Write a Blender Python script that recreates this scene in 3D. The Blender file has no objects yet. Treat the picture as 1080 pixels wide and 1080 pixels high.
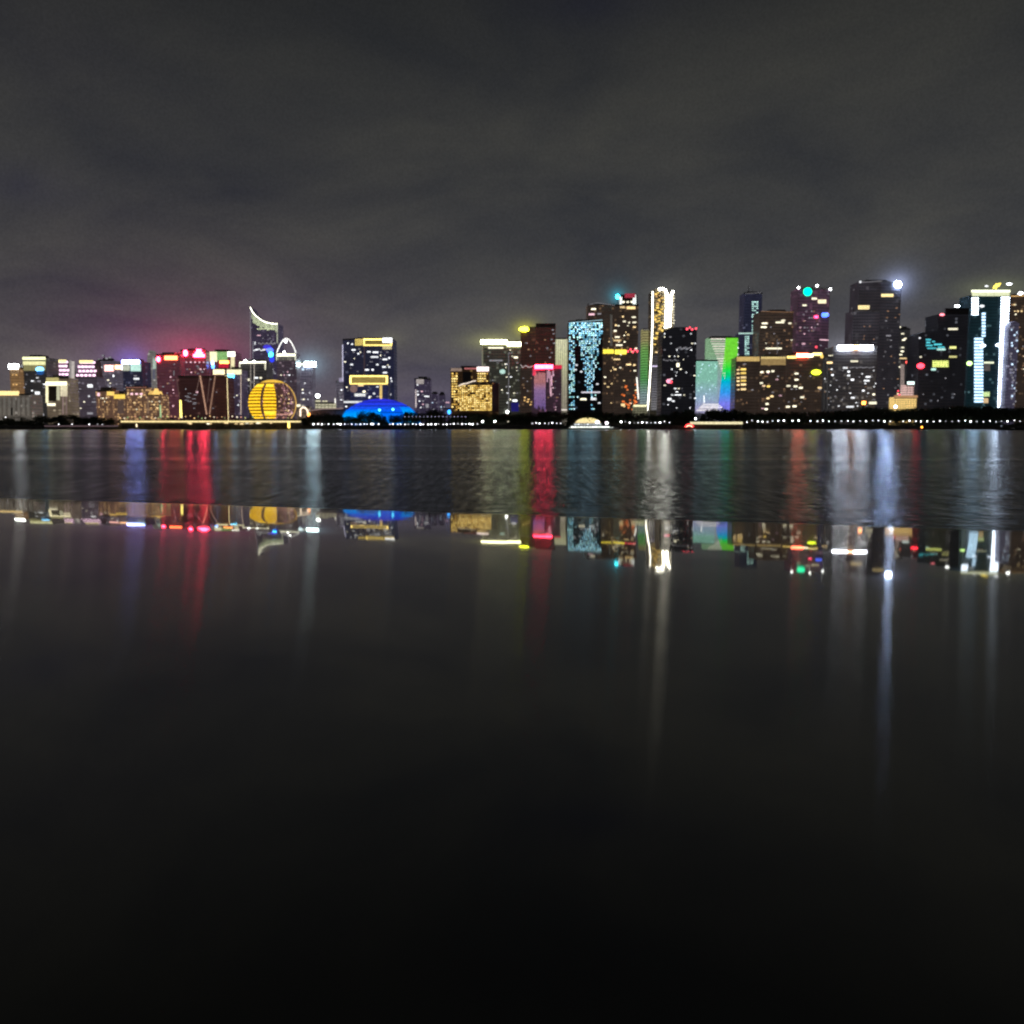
import bpy, math, random
from mathutils import Vector, Matrix
random.seed(7)
R = random.Random(11)
scene = bpy.context.scene
COL = scene.collection

# ------------------------------------------------------------------ camera model
F = 935.0                      # focal length in pixels of a 1080 px wide frame
TH = math.atan((540-446.5)/F)  # downward pitch
H = 6.0                        # eye height above the river
S = 0.75                       # distance scale of the far bank
CT, ST = math.cos(TH), math.sin(TH)
def ray(px, py):
    u = (px-540)/F; v = (540-py)/F
    return Vector((u, CT+v*ST, -ST+v*CT))
def at(px, py, Y):
    r = ray(px, py); k = Y/r.y
    return Vector((r.x*k, Y, H+r.z*k))

# ------------------------------------------------------------------ material helpers
MC = {}
def nt(name):
    m = bpy.data.materials.new(name); m.use_nodes = True
    t = m.node_tree
    for n in list(t.nodes): t.nodes.remove(n)
    o = t.nodes.new('ShaderNodeOutputMaterial')
    return m, t, o
def N(t, typ, **kw):
    n = t.nodes.new(typ)
    for k, v in kw.items():
        if k.startswith('i_'):
            key = k[2:]; key = int(key) if key.isdigit() else key.replace('_', ' ')
            n.inputs[key].default_value = v
        else: setattr(n, k, v)
    return n
def M(t, op, a=None, b=None, c=None):
    n = t.nodes.new('ShaderNodeMath'); n.operation = op
    for i, x in enumerate((a, b, c)):
        if x is None: continue
        if isinstance(x, (int, float)): n.inputs[i].default_value = x
        else: t.links.new(x, n.inputs[i])
    return n.outputs[0]
def glow(color, strength, sample=True, vary=0.35, cell=0.0):
    """lit lamp / lit window / floodlit part with its light put in as emission: differs a little from piece to piece and across the piece"""
    key = ('g', color, strength, sample, vary, cell)
    if key in MC: return MC[key]
    m, t, o = nt('lit_surface')
    e = N(t, 'ShaderNodeEmission'); e.inputs[0].default_value = (*color, 1)
    oi = N(t, 'ShaderNodeObjectInfo')
    s = M(t, 'MULTIPLY_ADD', oi.outputs['Random'], vary*2*strength, strength*(1-vary))
    tc = N(t, 'ShaderNodeTexCoord')
    nz = N(t, 'ShaderNodeTexNoise'); nz.inputs['Scale'].default_value = 0.6
    t.links.new(tc.outputs['Object'], nz.inputs['Vector'])
    f = M(t, 'MULTIPLY_ADD', nz.outputs['Fac'], 1.0, 0.5)
    s = M(t, 'MULTIPLY', s, f)
    if cell:
        sx = N(t, 'ShaderNodeSeparateXYZ'); t.links.new(tc.outputs['Object'], sx.inputs[0])
        fz = M(t, 'FRACT', M(t, 'DIVIDE', sx.outputs[2], cell))
        fx = M(t, 'FRACT', M(t, 'DIVIDE', sx.outputs[0], cell*1.3))
        g = M(t, 'MULTIPLY', M(t, 'GREATER_THAN', fz, .3), M(t, 'GREATER_THAN', fx, .15))
        s = M(t, 'MULTIPLY', s, M(t, 'MULTIPLY_ADD', g, .8, .2))
    t.links.new(s, e.inputs[1])
    t.links.new(e.outputs[0], o.inputs[0])
    m.cycles.emission_sampling = 'FRONT_BACK' if sample else 'NONE'
    MC[key] = m
    return m
def grad(stops, z0, z1, strength, stripe=0.0, sample=True):
    """LED or floodlit facade: light put into the emission colour by height (object z), optional floor lines"""
    key = ('gr', tuple(stops), z0, z1, strength, stripe)
    if key in MC: return MC[key]
    m, t, o = nt('emissive_facade')
    tc = N(t, 'ShaderNodeTexCoord'); sx = N(t, 'ShaderNodeSeparateXYZ'); t.links.new(tc.outputs['Object'], sx.inputs[0])
    mr = N(t, 'ShaderNodeMapRange'); mr.inputs[1].default_value = z0; mr.inputs[2].default_value = z1
    t.links.new(sx.outputs[2], mr.inputs[0])
    cr = N(t, 'ShaderNodeValToRGB'); el = cr.color_ramp.elements
    while len(el) > 1: el.remove(el[-1])
    el[0].position = stops[0][0]; el[0].color = (*stops[0][1], 1)
    for p, c in stops[1:]:
        q = el.new(p); q.color = (*c, 1)
    t.links.new(mr.outputs[0], cr.inputs[0])
    e = N(t, 'ShaderNodeEmission'); t.links.new(cr.outputs[0], e.inputs[0])
    nz = N(t, 'ShaderNodeTexNoise'); nz.inputs['Scale'].default_value = 0.35; t.links.new(tc.outputs['Object'], nz.inputs['Vector'])
    s = M(t, 'MULTIPLY_ADD', nz.outputs['Fac'], strength*.9, strength*.55)
    if stripe:
        fz = M(t, 'FRACT', M(t, 'DIVIDE', sx.outputs[2], stripe))
        s = M(t, 'MULTIPLY', s, M(t, 'MULTIPLY_ADD', M(t, 'GREATER_THAN', fz, .35), .75, .25))
    t.links.new(s, e.inputs[1]); t.links.new(e.outputs[0], o.inputs[0])
    m.cycles.emission_sampling = 'FRONT_BACK' if sample else 'NONE'
    MC[key] = m
    return m
def wall(base=(.2, .2, .22), prob=.12, ecol=(1, .75, .5), es=.1, fl=3.6, cw=3.0, seed=0.0, wash=(0,0,0)):
    """curtain wall: floor slabs, mullions, reflective dark panes, a few faintly lit rooms"""
    key = ('w', base, prob, ecol, es, fl, cw, seed, wash)
    if key in MC: return MC[key]
    m, t, o = nt('curtain_wall')
    tc = N(t, 'ShaderNodeTexCoord'); sx = N(t, 'ShaderNodeSeparateXYZ'); t.links.new(tc.outputs['Object'], sx.inputs[0])
    h = M(t, 'MULTIPLY_ADD', sx.outputs[1], .7, sx.outputs[0])
    u = M(t, 'DIVIDE', h, cw); v = M(t, 'DIVIDE', sx.outputs[2], fl)
    fu = M(t, 'FRACT', u); fv = M(t, 'FRACT', v)
    pane = M(t, 'MULTIPLY', M(t, 'GREATER_THAN', fu, .14), M(t, 'GREATER_THAN', fv, .34))
    cb = N(t, 'ShaderNodeCombineXYZ'); t.links.new(M(t, 'FLOOR', u), cb.inputs[0]); t.links.new(M(t, 'FLOOR', v), cb.inputs[1]); cb.inputs[2].default_value = seed
    wn = N(t, 'ShaderNodeTexWhiteNoise', noise_dimensions='3D'); t.links.new(cb.outputs[0], wn.inputs['Vector'])
    mix = N(t, 'ShaderNodeMix', data_type='RGBA'); t.links.new(pane, mix.inputs[0])
    mix.inputs[6].default_value = (*base, 1); mix.inputs[7].default_value = (base[0]*.25, base[1]*.27, base[2]*.32, 1)
    nz = N(t, 'ShaderNodeTexNoise'); nz.inputs['Scale'].default_value = .07; t.links.new(tc.outputs['Object'], nz.inputs['Vector'])
    p = N(t, 'ShaderNodeBsdfPrincipled')
    mm = N(t, 'ShaderNodeMix', data_type='RGBA', blend_type='MULTIPLY'); mm.inputs[0].default_value = 1
    t.links.new(mix.outputs[2], mm.inputs[6])
    cc = N(t, 'ShaderNodeCombineColor'); g = M(t, 'MULTIPLY_ADD', nz.outputs['Fac'], 1.0, .5)
    for i in range(3): t.links.new(g, cc.inputs[i])
    t.links.new(cc.outputs[0], mm.inputs[7]); t.links.new(mm.outputs[2], p.inputs['Base Color'])
    t.links.new(M(t, 'MULTIPLY_ADD', pane, -.45, .75), p.inputs['Roughness'])
    p.inputs['Emission Color'].default_value = (*ecol, 1)
    lit = M(t, 'MULTIPLY', M(t, 'LESS_THAN', wn.outputs['Value'], prob*.75), pane)
    lv = M(t, 'MULTIPLY', lit, M(t, 'MULTIPLY', M(t, 'FRACT', M(t, 'MULTIPLY', wn.outputs['Value'], 97.3)), es*1.3))
    t.links.new(lv, p.inputs['Emission Strength'])
    if any(wash):   # ambient light on the wall put into its own emission, over the full height
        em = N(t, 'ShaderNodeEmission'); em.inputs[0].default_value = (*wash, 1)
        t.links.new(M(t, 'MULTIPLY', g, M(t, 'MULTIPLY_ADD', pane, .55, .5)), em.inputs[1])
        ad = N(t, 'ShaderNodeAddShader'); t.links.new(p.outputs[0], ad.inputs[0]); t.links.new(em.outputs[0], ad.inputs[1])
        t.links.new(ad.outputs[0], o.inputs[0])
    else: t.links.new(p.outputs[0], o.inputs[0])
    m.cycles.emission_sampling = 'NONE'
    MC[key] = m
    return m
def plain(name, base, rough=.7, noise=3.0, amt=.5, metallic=0, bump=0.0):
    key = ('p', name)
    if key in MC: return MC[key]
    m, t, o = nt(name)
    tc = N(t, 'ShaderNodeTexCoord'); nz = N(t, 'ShaderNodeTexNoise'); nz.inputs['Scale'].default_value = noise; nz.inputs['Detail'].default_value = 6
    t.links.new(tc.outputs['Object'], nz.inputs['Vector'])
    cr = N(t, 'ShaderNodeValToRGB'); el = cr.color_ramp.elements
    el[0].color = tuple(c*(1-amt) for c in base)+(1,); el[1].color = tuple(min(1, c*(1+amt)) for c in base)+(1,)
    el[0].position = .3; el[1].position = .7
    t.links.new(nz.outputs['Fac'], cr.inputs[0])
    p = N(t, 'ShaderNodeBsdfPrincipled'); t.links.new(cr.outputs[0], p.inputs['Base Color'])
    p.inputs['Roughness'].default_value = rough; p.inputs['Metallic'].default_value = metallic
    if bump:
        b = N(t, 'ShaderNodeBump'); b.inputs['Strength'].default_value = bump; t.links.new(nz.outputs['Fac'], b.inputs['Height']); t.links.new(b.outputs[0], p.inputs['Normal'])
    t.links.new(p.outputs[0], o.inputs[0])
    MC[key] = m
    return m

# ------------------------------------------------------------------ object helpers
def link(name, me, parent=None, loc=(0, 0, 0)):
    o = bpy.data.objects.new(name, me); COL.objects.link(o); o.location = loc
    if parent: o.parent = parent
    return o
def mesh(name, verts, faces, mat, parent=None, loc=(0, 0, 0), smooth=False):
    me = bpy.data.meshes.new(name); me.from_pydata([tuple(v) for v in verts], [], faces); me.update()
    if mat: me.materials.append(mat)
    if smooth: me.polygons.foreach_set('use_smooth', [True]*len(me.polygons))
    return link(name, me, parent, loc)
def tag(o, label=None, cat=None, group=None, kind=None):
    if label: o['label'] = label
    if cat: o['category'] = cat
    if group: o['group'] = group
    if kind: o['kind'] = kind
    return o
class MB:
    def __init__(s): s.v = []; s.f = []
    def add(s, vs, fs):
        n = len(s.v); s.v += [Vector(v) for v in vs]; s.f += [tuple(i+n for i in f) for f in fs]; return s
    def box(s, x0, x1, y0, y1, z0, z1):
        return s.add([(x0,y0,z0),(x1,y0,z0),(x1,y1,z0),(x0,y1,z0),(x0,y0,z1),(x1,y0,z1),(x1,y1,z1),(x0,y1,z1)],
            [(0,3,2,1),(4,5,6,7),(0,1,5,4),(1,2,6,5),(2,3,7,6),(3,0,4,7)])
    def prism(s, plan, z0, z1):
        """plan: counter-clockwise xy points; z1 a number or a list"""
        n = len(plan); z1s = z1 if isinstance(z1, (list, tuple)) else [z1]*n
        vs = [(p[0], p[1], z0) for p in plan]+[(p[0], p[1], z) for p, z in zip(plan, z1s)]
        fs = [tuple(reversed(range(n))), tuple(range(n, 2*n))]+[(i, (i+1) % n, n+(i+1) % n, n+i) for i in range(n)]
        return s.add(vs, fs)
    def slab(s, front, dy):
        """front: polygon points (front face, clockwise or not) extruded by dy along +y"""
        n = len(front); vs = [Vector(p) for p in front]+[Vector(p)+Vector((0, dy, 0)) for p in front]
        fs = [tuple(range(n)), tuple(reversed(range(n, 2*n)))]+[(i, n+i, n+(i+1) % n, (i+1) % n) for i in range(n)]
        return s.add(vs, fs)
    def tube(s, pts, r, n=6, close=True):
        pts = [Vector(p) for p in pts]; rs = r if isinstance(r, (list, tuple)) else [r]*len(pts)
        base = len(s.v)
        for i, p in enumerate(pts):
            d = (pts[min(i+1, len(pts)-1)]-pts[max(i-1, 0)]).normalized()
            a = d.orthogonal().normalized() if abs(d.y) > .9 else d.cross(Vector((0, 1, 0))).normalized()
            b = d.cross(a).normalized()
            for k in range(n):
                q = 2*math.pi*k/n; s.v.append(p+(a*math.cos(q)+b*math.sin(q))*rs[i])
        for i in range(len(pts)-1):
            for k in range(n):
                s.f.append((base+i*n+k, base+i*n+(k+1) % n, base+(i+1)*n+(k+1) % n, base+(i+1)*n+k))
        s.f.append(tuple(base+k for k in reversed(range(n)))); s.f.append(tuple(base+(len(pts)-1)*n+k for k in range(n)))
        return s
    def ball(s, c, rx, ry=None, rz=None, nu=12, nv=8):
        ry = ry or rx; rz = rz or rx; base = len(s.v); c = Vector(c)
        s.v.append(c+Vector((0, 0, rz)))
        for j in range(1, nv):
            f = math.pi*j/nv
            for i in range(nu):
                a = 2*math.pi*i/nu; s.v.append(c+Vector((rx*math.sin(f)*math.cos(a), ry*math.sin(f)*math.sin(a), rz*math.cos(f))))
        s.v.append(c-Vector((0, 0, rz))); last = len(s.v)-1
        for i in range(nu): s.f.append((base, base+1+i, base+1+(i+1) % nu)); s.f.append((last, last-nu+(i+1) % nu, last-nu+i))
        for j in range(nv-2):
            for i in range(nu):
                a = base+1+j*nu; s.f.append((a+i, a+nu+i, a+nu+(i+1) % nu, a+(i+1) % nu))
        return s
    def build(s, name, mat, parent=None, loc=(0, 0, 0), smooth=False): return mesh(name, s.v, s.f, mat, parent, loc, smooth)

WM = {}
def win_mesh(mat):
    if mat.name not in WM:
        m = MB().box(-.5, .5, -.5, .5, -.5, .5)
        me = bpy.data.meshes.new('window'); me.from_pydata([tuple(v) for v in m.v], [], m.f); me.materials.append(mat); WM[mat.name] = me
    return WM[mat.name]

GZ = 3.6   # level of the far bank
class Tower:
    """one high-rise; positions are given as sight lines of the survey photo and placed on the facade at its real distance"""
    def __init__(s, name, label, cat, xs, ytop, D, depth=30, mat=None, ds=None, group='high-rises lit at night along the far bank', roofplant=True, body=True, poly=None):
        s.D = D*S; s.mat = mat or wall(); s.ytop = ytop
        xs = list(xs); ds = ds or [0]*len(xs)
        s.xs = xs; s.plan = [at(x, ytop, s.D+d) for x, d in zip(xs, ds)]
        c = (s.plan[0]+s.plan[-1])/2
        s.root = link(name, None, None, (c.x, s.D, GZ)); tag(s.root, label, cat, group)
        s.o = Vector((c.x, s.D, GZ)); s.n = 0; s.nstuff = []
        s.depth = depth; s.ztop = s.plan[0].z-GZ if False else (s.plan[len(xs)//2].z-GZ)
        if poly:      # silhouette polygon (px,py) for the top, front plane extruded
            pts = [s.F(x, y) for x, y in poly]
            pts = [Vector((pts[0].x, 0, 0))]+pts+[Vector((pts[-1].x, 0, 0))]
            MB().slab([(p.x, 0, p.z) for p in reversed(pts)], depth).build('wall', s.mat, s.root)
            s.ztop = max(p.z for p in pts)
        elif body:
            fr = [(p.x-s.o.x, p.y-s.o.y) for p in s.plan]
            bk = [(fr[-1][0]*.98, fr[-1][1]+depth), (fr[0][0]*.98, fr[0][1]+depth)]
            mb = MB().prism(fr+bk, 0, s.ztop)
            mb.build('wall', s.mat, s.root)
            x0, x1 = fr[0][0], fr[-1][0]; w = x1-x0; yb = max(p[1] for p in fr)
            if roofplant:
                q = MB()
                k = .18+.1*R.random()
                q.box(x0+w*k, x1-w*(k+.05*R.random()), yb+3, yb+depth*.7, s.ztop-.3, s.ztop+2.2+1.6*R.random())
                q.box(x0+w*.1, x0+w*(k-.01), yb+4, yb+9, s.ztop-.3, s.ztop+1.4)
                q.box(x1-w*.12, x1-w*.07, yb+2.4, yb+4, s.ztop-.3, s.ztop+2.6)
                rp = q.build('roof_plant', plain('dark_roof_metal', (.12, .12, .13), .6, 1.0), s.root)
                for _ in range(R.randrange(0, 3)):
                    ax = x0+w*(.25+.5*R.random()); MB().tube([(ax, yb+6, s.ztop), (ax, yb+6, s.ztop+4+4*R.random())], [.22, .08], 5).build('antenna', METAL, rp)
            # parapet
            q = MB()
            for a, b in zip(fr[:-1], fr[1:]):
                q.prism([(a[0]-.3, a[1]-.3), (b[0]+.3, b[1]-.3), (b[0]+.3, b[1]+.5), (a[0]-.3, a[1]+.5)], s.ztop-1.0, s.ztop+.7)
            q.build('parapet', plain('parapet_concrete', (.16, .155, .15), .8, 1.5), s.root)
    def F(s, px, py, proud=0.0):
        """local point on the facade seen at (px, py), moved proud metres towards the river"""
        r = ray(px, py); n = len(s.xs); i = 0
        while i < n-2 and px > s.xs[i+1]+ (r.x*0): i += 1
        a, b = s.plan[i], s.plan[i+1]
        # ray (r.x,r.y)*k hits line a-b
        ex, ey = b.x-a.x, b.y-a.y
        k = (a.x*ey-a.y*ex)/(r.x*ey-r.y*ex)
        p = Vector((r.x*k, r.y*k, H+r.z*k))-s.o
        nrm = Vector((ey, -ex, 0)).normalized()
        return p+nrm*proud
    def strip(s, x0, y0, x1, y1, mat, name='light_strip', proud=.6, label=None):
        """lit or dark panel between two sight lines; y0 top, y1 bottom; x may differ top/bottom via tuples"""
        xa, xb = x0 if isinstance(x0, tuple) else (x0, x0); xc, xd = x1 if isinstance(x1, tuple) else (x1, x1)
        P = [s.F(xb, y1, proud), s.F(xd, y1, proud), s.F(xc, y0, proud), s.F(xa, y0, proud)]
        Q = [s.F(xb, y1, -.3), s.F(xd, y1, -.3), s.F(xc, y0, -.3), s.F(xa, y0, -.3)]
        o = mesh(name, P+Q, [(0,1,2,3),(7,6,5,4),(0,4,5,1),(1,5,6,2),(2,6,7,3),(3,7,4,0)], mat, s.root)
        if label: o['label'] = label
        return o
    def line(s, pts, r, mat, name='light_strip', proud=.8):
        return MB().tube([s.F(x, y, proud) for x, y in pts], r).build(name, mat, s.root)
    def blob(s, px, py, rx, rz, mat, name='sign', proud=1.2):
        k = s.D/F; return MB().ball(s.F(px, py, proud), rx*k, .6, rz*k).build(name, mat, s.root, smooth=True)
    def win(s, px, py, w, h, mat, name='window', proud=.12):
        a = s.F(px-w/2, py); b = s.F(px+w/2, py); k = s.D/F
        c = s.F(px, py, proud); me = win_mesh(mat)
        if s.n < 100:
            o = link(name, me, s.root, c); o.rotation_euler.z = math.atan2(b.y-a.y, b.x-a.x)
            o.scale = ((b-a).length, .35, h*k); s.n += 1
        else: s.nstuff.append((a+(c-s.F(px, py)), b+(c-s.F(px, py)), h*k, mat))
    def done(s):
        if s.nstuff:
            mb = MB()
            mats = []; idx = []
            for a, b, h, m in s.nstuff:
                n0 = len(mb.f)
                d = Vector((0, .17, 0)); z = Vector((0, 0, h/2))
                mb.add([a-d-z, b-d-z, b-d+z, a-d+z, a+d-z, b+d-z, b+d+z, a+d+z], [(0,1,2,3),(7,6,5,4),(0,4,5,1),(1,5,6,2),(2,6,7,3),(3,7,4,0)])
                if m not in mats: mats.append(m)
                idx += [mats.index(m)]*(len(mb.f)-n0)
            o = mb.build('window', mats[0], s.root)
            for m in mats[1:]: o.data.materials.append(m)
            o.data.polygons.foreach_set('material_index', idx); o['kind'] = 'stuff'; s.nstuff = []
    def scatter(s, x0, y0, x1, y1, n, mats, w=(1.2, 3.2), h=(.8, 1.3), row=3.4):
        for _ in range(int(n*.68+.5)):
            y = y0+round((y1-y0)*R.random()/row)*row; x = x0+(x1-x0)*R.random()
            ww = w[0]+(w[1]-w[0])*R.random()**2
            if y > 434: continue
            s.win(min(max(x, x0+ww/2), x1-ww/2), min(max(y, y0), y1), ww, h[0]+(h[1]-h[0])*R.random(), R.choice(mats))

# lit colours
WARM = glow((1, .72, .35), 1.2, False); WARM2 = glow((1, .6, .22), .9, False); WHITE = glow((.95, .97, 1), 1.3, False)
CREAM = glow((1, .93, .68), 1.4, False); DIMW = glow((.85, .82, .9), .26, False); DIMO = glow((1, .55, .3), .3, False)
COOL = glow((.6, .8, 1), 1.3, False); TEALW = glow((.6, 1, .9), 1.0, False); PINKW = glow((1, .6, .7), 1.0, False); REDW = glow((1, .08, .12), 2.5, False)
GOLDW = glow((1, .68, .16), 1.2, False)
MIX1 = [WARM, CREAM, WHITE, DIMW, DIMW]; MIXW = [WHITE, DIMW, DIMW, CREAM]; MIXO = [WARM, WARM2, DIMO, CREAM]
# lamps that light the river
L_YEL = glow((1, .95, .55), 5, True, .1); L_WHT = glow((.95, 1, 1), 14, True, .1); L_BLU = glow((.05, .2, 1), 9, True, .1)
L_CYA = glow((.1, .75, 1), 7, True, .1); L_RED = glow((1, .03, .07), 45, True, .1); L_LIME = glow((.85, .95, .03), 14, True, .1)
L_GOLD = glow((1, .7, .18), 3, True, .1); L_GRN = glow((0, 1, .45), 7, True, .05); L_ORG = glow((1, .3, .05), 7, True, .1)
L_STAR = glow((.5, .65, 1), 170, True, .05); L_EDGE = glow((1, .95, .72), 2.6, True, .1); L_PINK = glow((1, .45, .55), 4, True, .1)
L_BIGW = glow((.82, .88, 1), 45, True, .05)
DARKP = plain('dark_glass_panel', (.02, .02, .025), .3, 1.0)
METAL = plain('painted_steel', (.25, .25, .26), .5, 2.0, .3, .6)

G = dict
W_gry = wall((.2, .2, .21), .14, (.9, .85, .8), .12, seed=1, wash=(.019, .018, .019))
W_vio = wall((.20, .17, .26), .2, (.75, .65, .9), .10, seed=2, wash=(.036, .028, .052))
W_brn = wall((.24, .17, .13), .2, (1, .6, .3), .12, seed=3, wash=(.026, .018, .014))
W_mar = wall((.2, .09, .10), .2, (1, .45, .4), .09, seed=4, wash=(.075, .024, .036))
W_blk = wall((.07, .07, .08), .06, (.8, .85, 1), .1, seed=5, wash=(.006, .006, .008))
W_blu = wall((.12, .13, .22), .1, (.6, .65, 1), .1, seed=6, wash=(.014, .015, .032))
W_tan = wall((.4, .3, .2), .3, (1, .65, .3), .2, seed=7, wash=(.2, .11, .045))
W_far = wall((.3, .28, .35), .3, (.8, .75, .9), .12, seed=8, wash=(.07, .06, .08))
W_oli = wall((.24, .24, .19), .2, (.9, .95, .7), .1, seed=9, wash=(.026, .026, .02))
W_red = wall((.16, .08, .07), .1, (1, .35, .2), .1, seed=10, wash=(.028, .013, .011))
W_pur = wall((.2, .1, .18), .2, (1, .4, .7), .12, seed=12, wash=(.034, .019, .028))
exec_list = []

# ================================================================== LEFT GROUP
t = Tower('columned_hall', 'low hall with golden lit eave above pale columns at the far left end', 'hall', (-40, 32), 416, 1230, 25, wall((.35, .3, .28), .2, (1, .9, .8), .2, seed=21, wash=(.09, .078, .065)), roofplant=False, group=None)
t.strip(-40, 412.5, 20, 417, glow((1, .72, .3), 1.6, True, .1), 'eave', 1.5)
for x in range(-36, 32, 5): t.strip(x, 419, x+2, 438, grad(((0, (.5, .42, .34)), (1, (.35, .32, .28))), 0, 20, .35), 'column', 1.0)  # uplight on the columns put into their own emission
t.strip(12, 430, 15, 438, DARKP, 'door', .8)

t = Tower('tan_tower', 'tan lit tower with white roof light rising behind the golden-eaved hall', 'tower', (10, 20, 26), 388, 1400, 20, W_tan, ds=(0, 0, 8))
t.strip(9.5, 384, 19.5, 389, L_WHT, 'roof_light', 1)
t.scatter(11, 392, 19, 412, 8, [WARM2, DIMO])

t = Tower('office_tower', 'dark tower with pale yellow crown and small blue sign, right of the tan lit tower', 'tower', (24, 48.5), 377, 1350, 28, W_gry)
t.strip(24, 376.5, 48, 379.5, glow((.95, .95, .5), 1.8, True, .1), 'crown_light')
t.strip(24.5, 381, 48, 385, glow((.85, .82, .42), 1.1, True, .1), 'crown_light'); t.strip(25, 385, 48, 391, glow((.6, .55, .25), .35, True, .1), 'crown_light')
t.blob(42.5, 389.5, 4.5, 2.6, glow((.2, .6, 1), 3.5, True, .1)); t.blob(43, 393, 4, 2.5, glow((.03, .15, .5), .8))
t.win(39.5, 414.5, 5, 3, WHITE); t.win(42, 437, 8, 2, WHITE); t.win(41, 402, 3.5, 1.5, DIMW); t.scatter(25, 395, 48, 434, 18, MIXW)

t = Tower('lattice_crown_tower', 'tower with pink lattice crown under a yellow cap, a pale lit shaft on its right', 'tower', (53, 73), 397, 1420, 24, wall((.3, .26, .28), .2, (1, .8, .8), .15, seed=22, wash=(.09, .07, .075)), roofplant=False)
LAT = glow((1, .66, .88), 1.8, True, .1)
def lattice(t, x0, x1, yb, yt, inset):
    k = lambda f: (x0+inset*(1-f), x1-inset*(1-f))
    # tapering crown body: f=1 at the bottom
    a, b = k(1); c, d = k(0)
    P = [t.F(a, yb), t.F(b, yb), t.F(d, yt), t.F(c, yt)]
    MB().slab([(p.x, -.2, p.z) for p in P], 18).build('crown', plain('crown_cladding', (.2, .13, .17), .5, .3), t.root)
    rows = 4
    for r in range(rows):
        f0 = r/rows; y = yb+(yt-yb)*(f0+.12)
        aa = a+(c-a)*f0; bb = b+(d-b)*f0; n = 5
        for i in range(n):
            xa = aa+(bb-aa)*(i+.5*(r % 2)*.8)/n
            t.win(xa+1.6, y, 3.0, 2.3, LAT, 'crown_light', .5)
    t.strip(c, yt, d, yt+3, glow((1, .85, .35), 1.5, True, .1), 'roof_cap', .8)
lattice(t, 53, 73, 397, 379.5, 3)
t.strip(73, 380, 75.5, 438, glow((.75, .68, .66), .45, True), 'lit_shaft', .5); t.strip(75.5, 381, 78.5, 438, grad(((0, (1, .85, .35)), (.5, (.8, .68, .4)), (1, (.5, .45, .42))), 0, 60, 1.0), 'lit_shaft', .5)
t.scatter(54, 398, 72, 430, 6, MIXW)

t = Tower('portal_tower', 'cream lit portal-shaped block with dark central recess standing before the pink lattice tower', 'building', (48, 71.5), 398.5, 1330, 24, wall((.4, .34, .3), .25, (1, .85, .6), .2, seed=23, wash=(.12, .09, .06)))
t.strip(49, 398.3, 62, 402, glow((.85, .75, .3), .9), 'crown_light'); t.strip(48.5, 402.5, 70.5, 406.5, glow((1, .92, .58), 2.6), 'crown_light', .8)
t.strip(48.5, 407, 51, 425, glow((1, .9, .55), 1.5), 'lit_pier', .7); t.strip(60, 407, 63, 422, glow((.9, .88, .6), .6), 'lit_pier', .7); t.strip(64, 407, 71, 418, grad(((0, (.4, .3, .25)), (1, (1, .9, .6))), 12, 45, .9), 'lit_pier', .7)
t.strip(51.2, 407.5, 59.8, 423, DARKP, 'recess', .5); t.strip(50, 425.5, 58.5, 428, CREAM, 'canopy_light')
for x in (66, 69.5): t.strip(x, 418, x+1.2, 437, glow((.6, .42, .4), .35), 'lit_pier')

t = Tower('lattice_crown_tower', 'narrower tower with pink diamond lattice crown standing alone with a white window below', 'tower', (80, 102), 397.5, 1400, 24, wall((.22, .19, .24), .25, (.9, .8, 1), .1, seed=24, wash=(.05, .04, .055)), roofplant=False)
lattice(t, 80.5, 102, 398, 380, 3.5)
t.win(95, 407, 5.5, 3.2, WHITE); t.win(99, 424, 4, 1.6, DIMW); t.win(95, 436, 6, 2, DIMW); t.win(94, 418, 1.5, 1.5, WHITE); t.scatter(81, 400, 101, 432, 12, MIXW)

t = Tower('mast_tower', 'dim violet tower with ragged rooftop masts behind the pink sign tower', 'tower', (103, 119), 380, 1600, 24, W_far)
for x, y in ((104.5, 378), (108.5, 374), (112.5, 377), (116, 376)): t.line([(x, 381), (x, y)], .5, METAL, 'mast', -4); t.win(x, y+1, 2.4, 1.6, DIMW)
t.scatter(103, 384, 119, 410, 22, [DIMW, DIMW, WHITE], (1, 2.2))

t = Tower('sign_tower', 'tower with square pink rooftop sign left of the blue crowned tower', 'tower', (110, 129), 387, 1470, 24, W_far)
t.strip(110.5, 385, 120, 391.5, glow((1, .5, .45), 2.4, True, .1), 'sign', 1.2); t.win(121, 396.5, 4, 2.4, WHITE); t.scatter(111, 394, 128, 410, 10, MIX1, (1, 2.4))
t = Tower('sign_tower', 'tower with peach and white rooftop sign touching the blue crowned tower', 'tower', (120, 137), 388, 1430, 24, W_far)
t.strip(121.5, 385, 128, 389.5, glow((1, .55, .3), 4, True, .1), 'sign', 1.2); t.strip(128.5, 385, 135.5, 390, glow((1, .93, .8), 3.5, True, .1), 'sign', 1.2)
t.strip(133, 392, 135, 410, glow((.6, .6, .45), .35), 'lit_shaft', .5); t.scatter(121, 393, 136, 412, 10, MIX1, (1, 2.4))
t = Tower('blue_crown_tower', 'tower with bright ice blue rooftop sign over a pale teal panel', 'tower', (129, 149.5), 381, 1380, 26, W_blu)
t.strip(129, 380, 147, 383.5, glow((.3, .36, 1), 30, True, .1), 'sign', 1.4); t.strip(138, 384, 148.5, 391.5, glow((.55, .85, .75), 1.0), 'lit_panel', .6); t.strip(130, 384.5, 137, 391, glow((.7, .75, .6), .55), 'lit_panel', .6)
t.win(144, 399.5, 6, 2, WHITE); t.scatter(130, 393, 149, 410, 9, [COOL, DIMW, DIMW])

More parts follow.
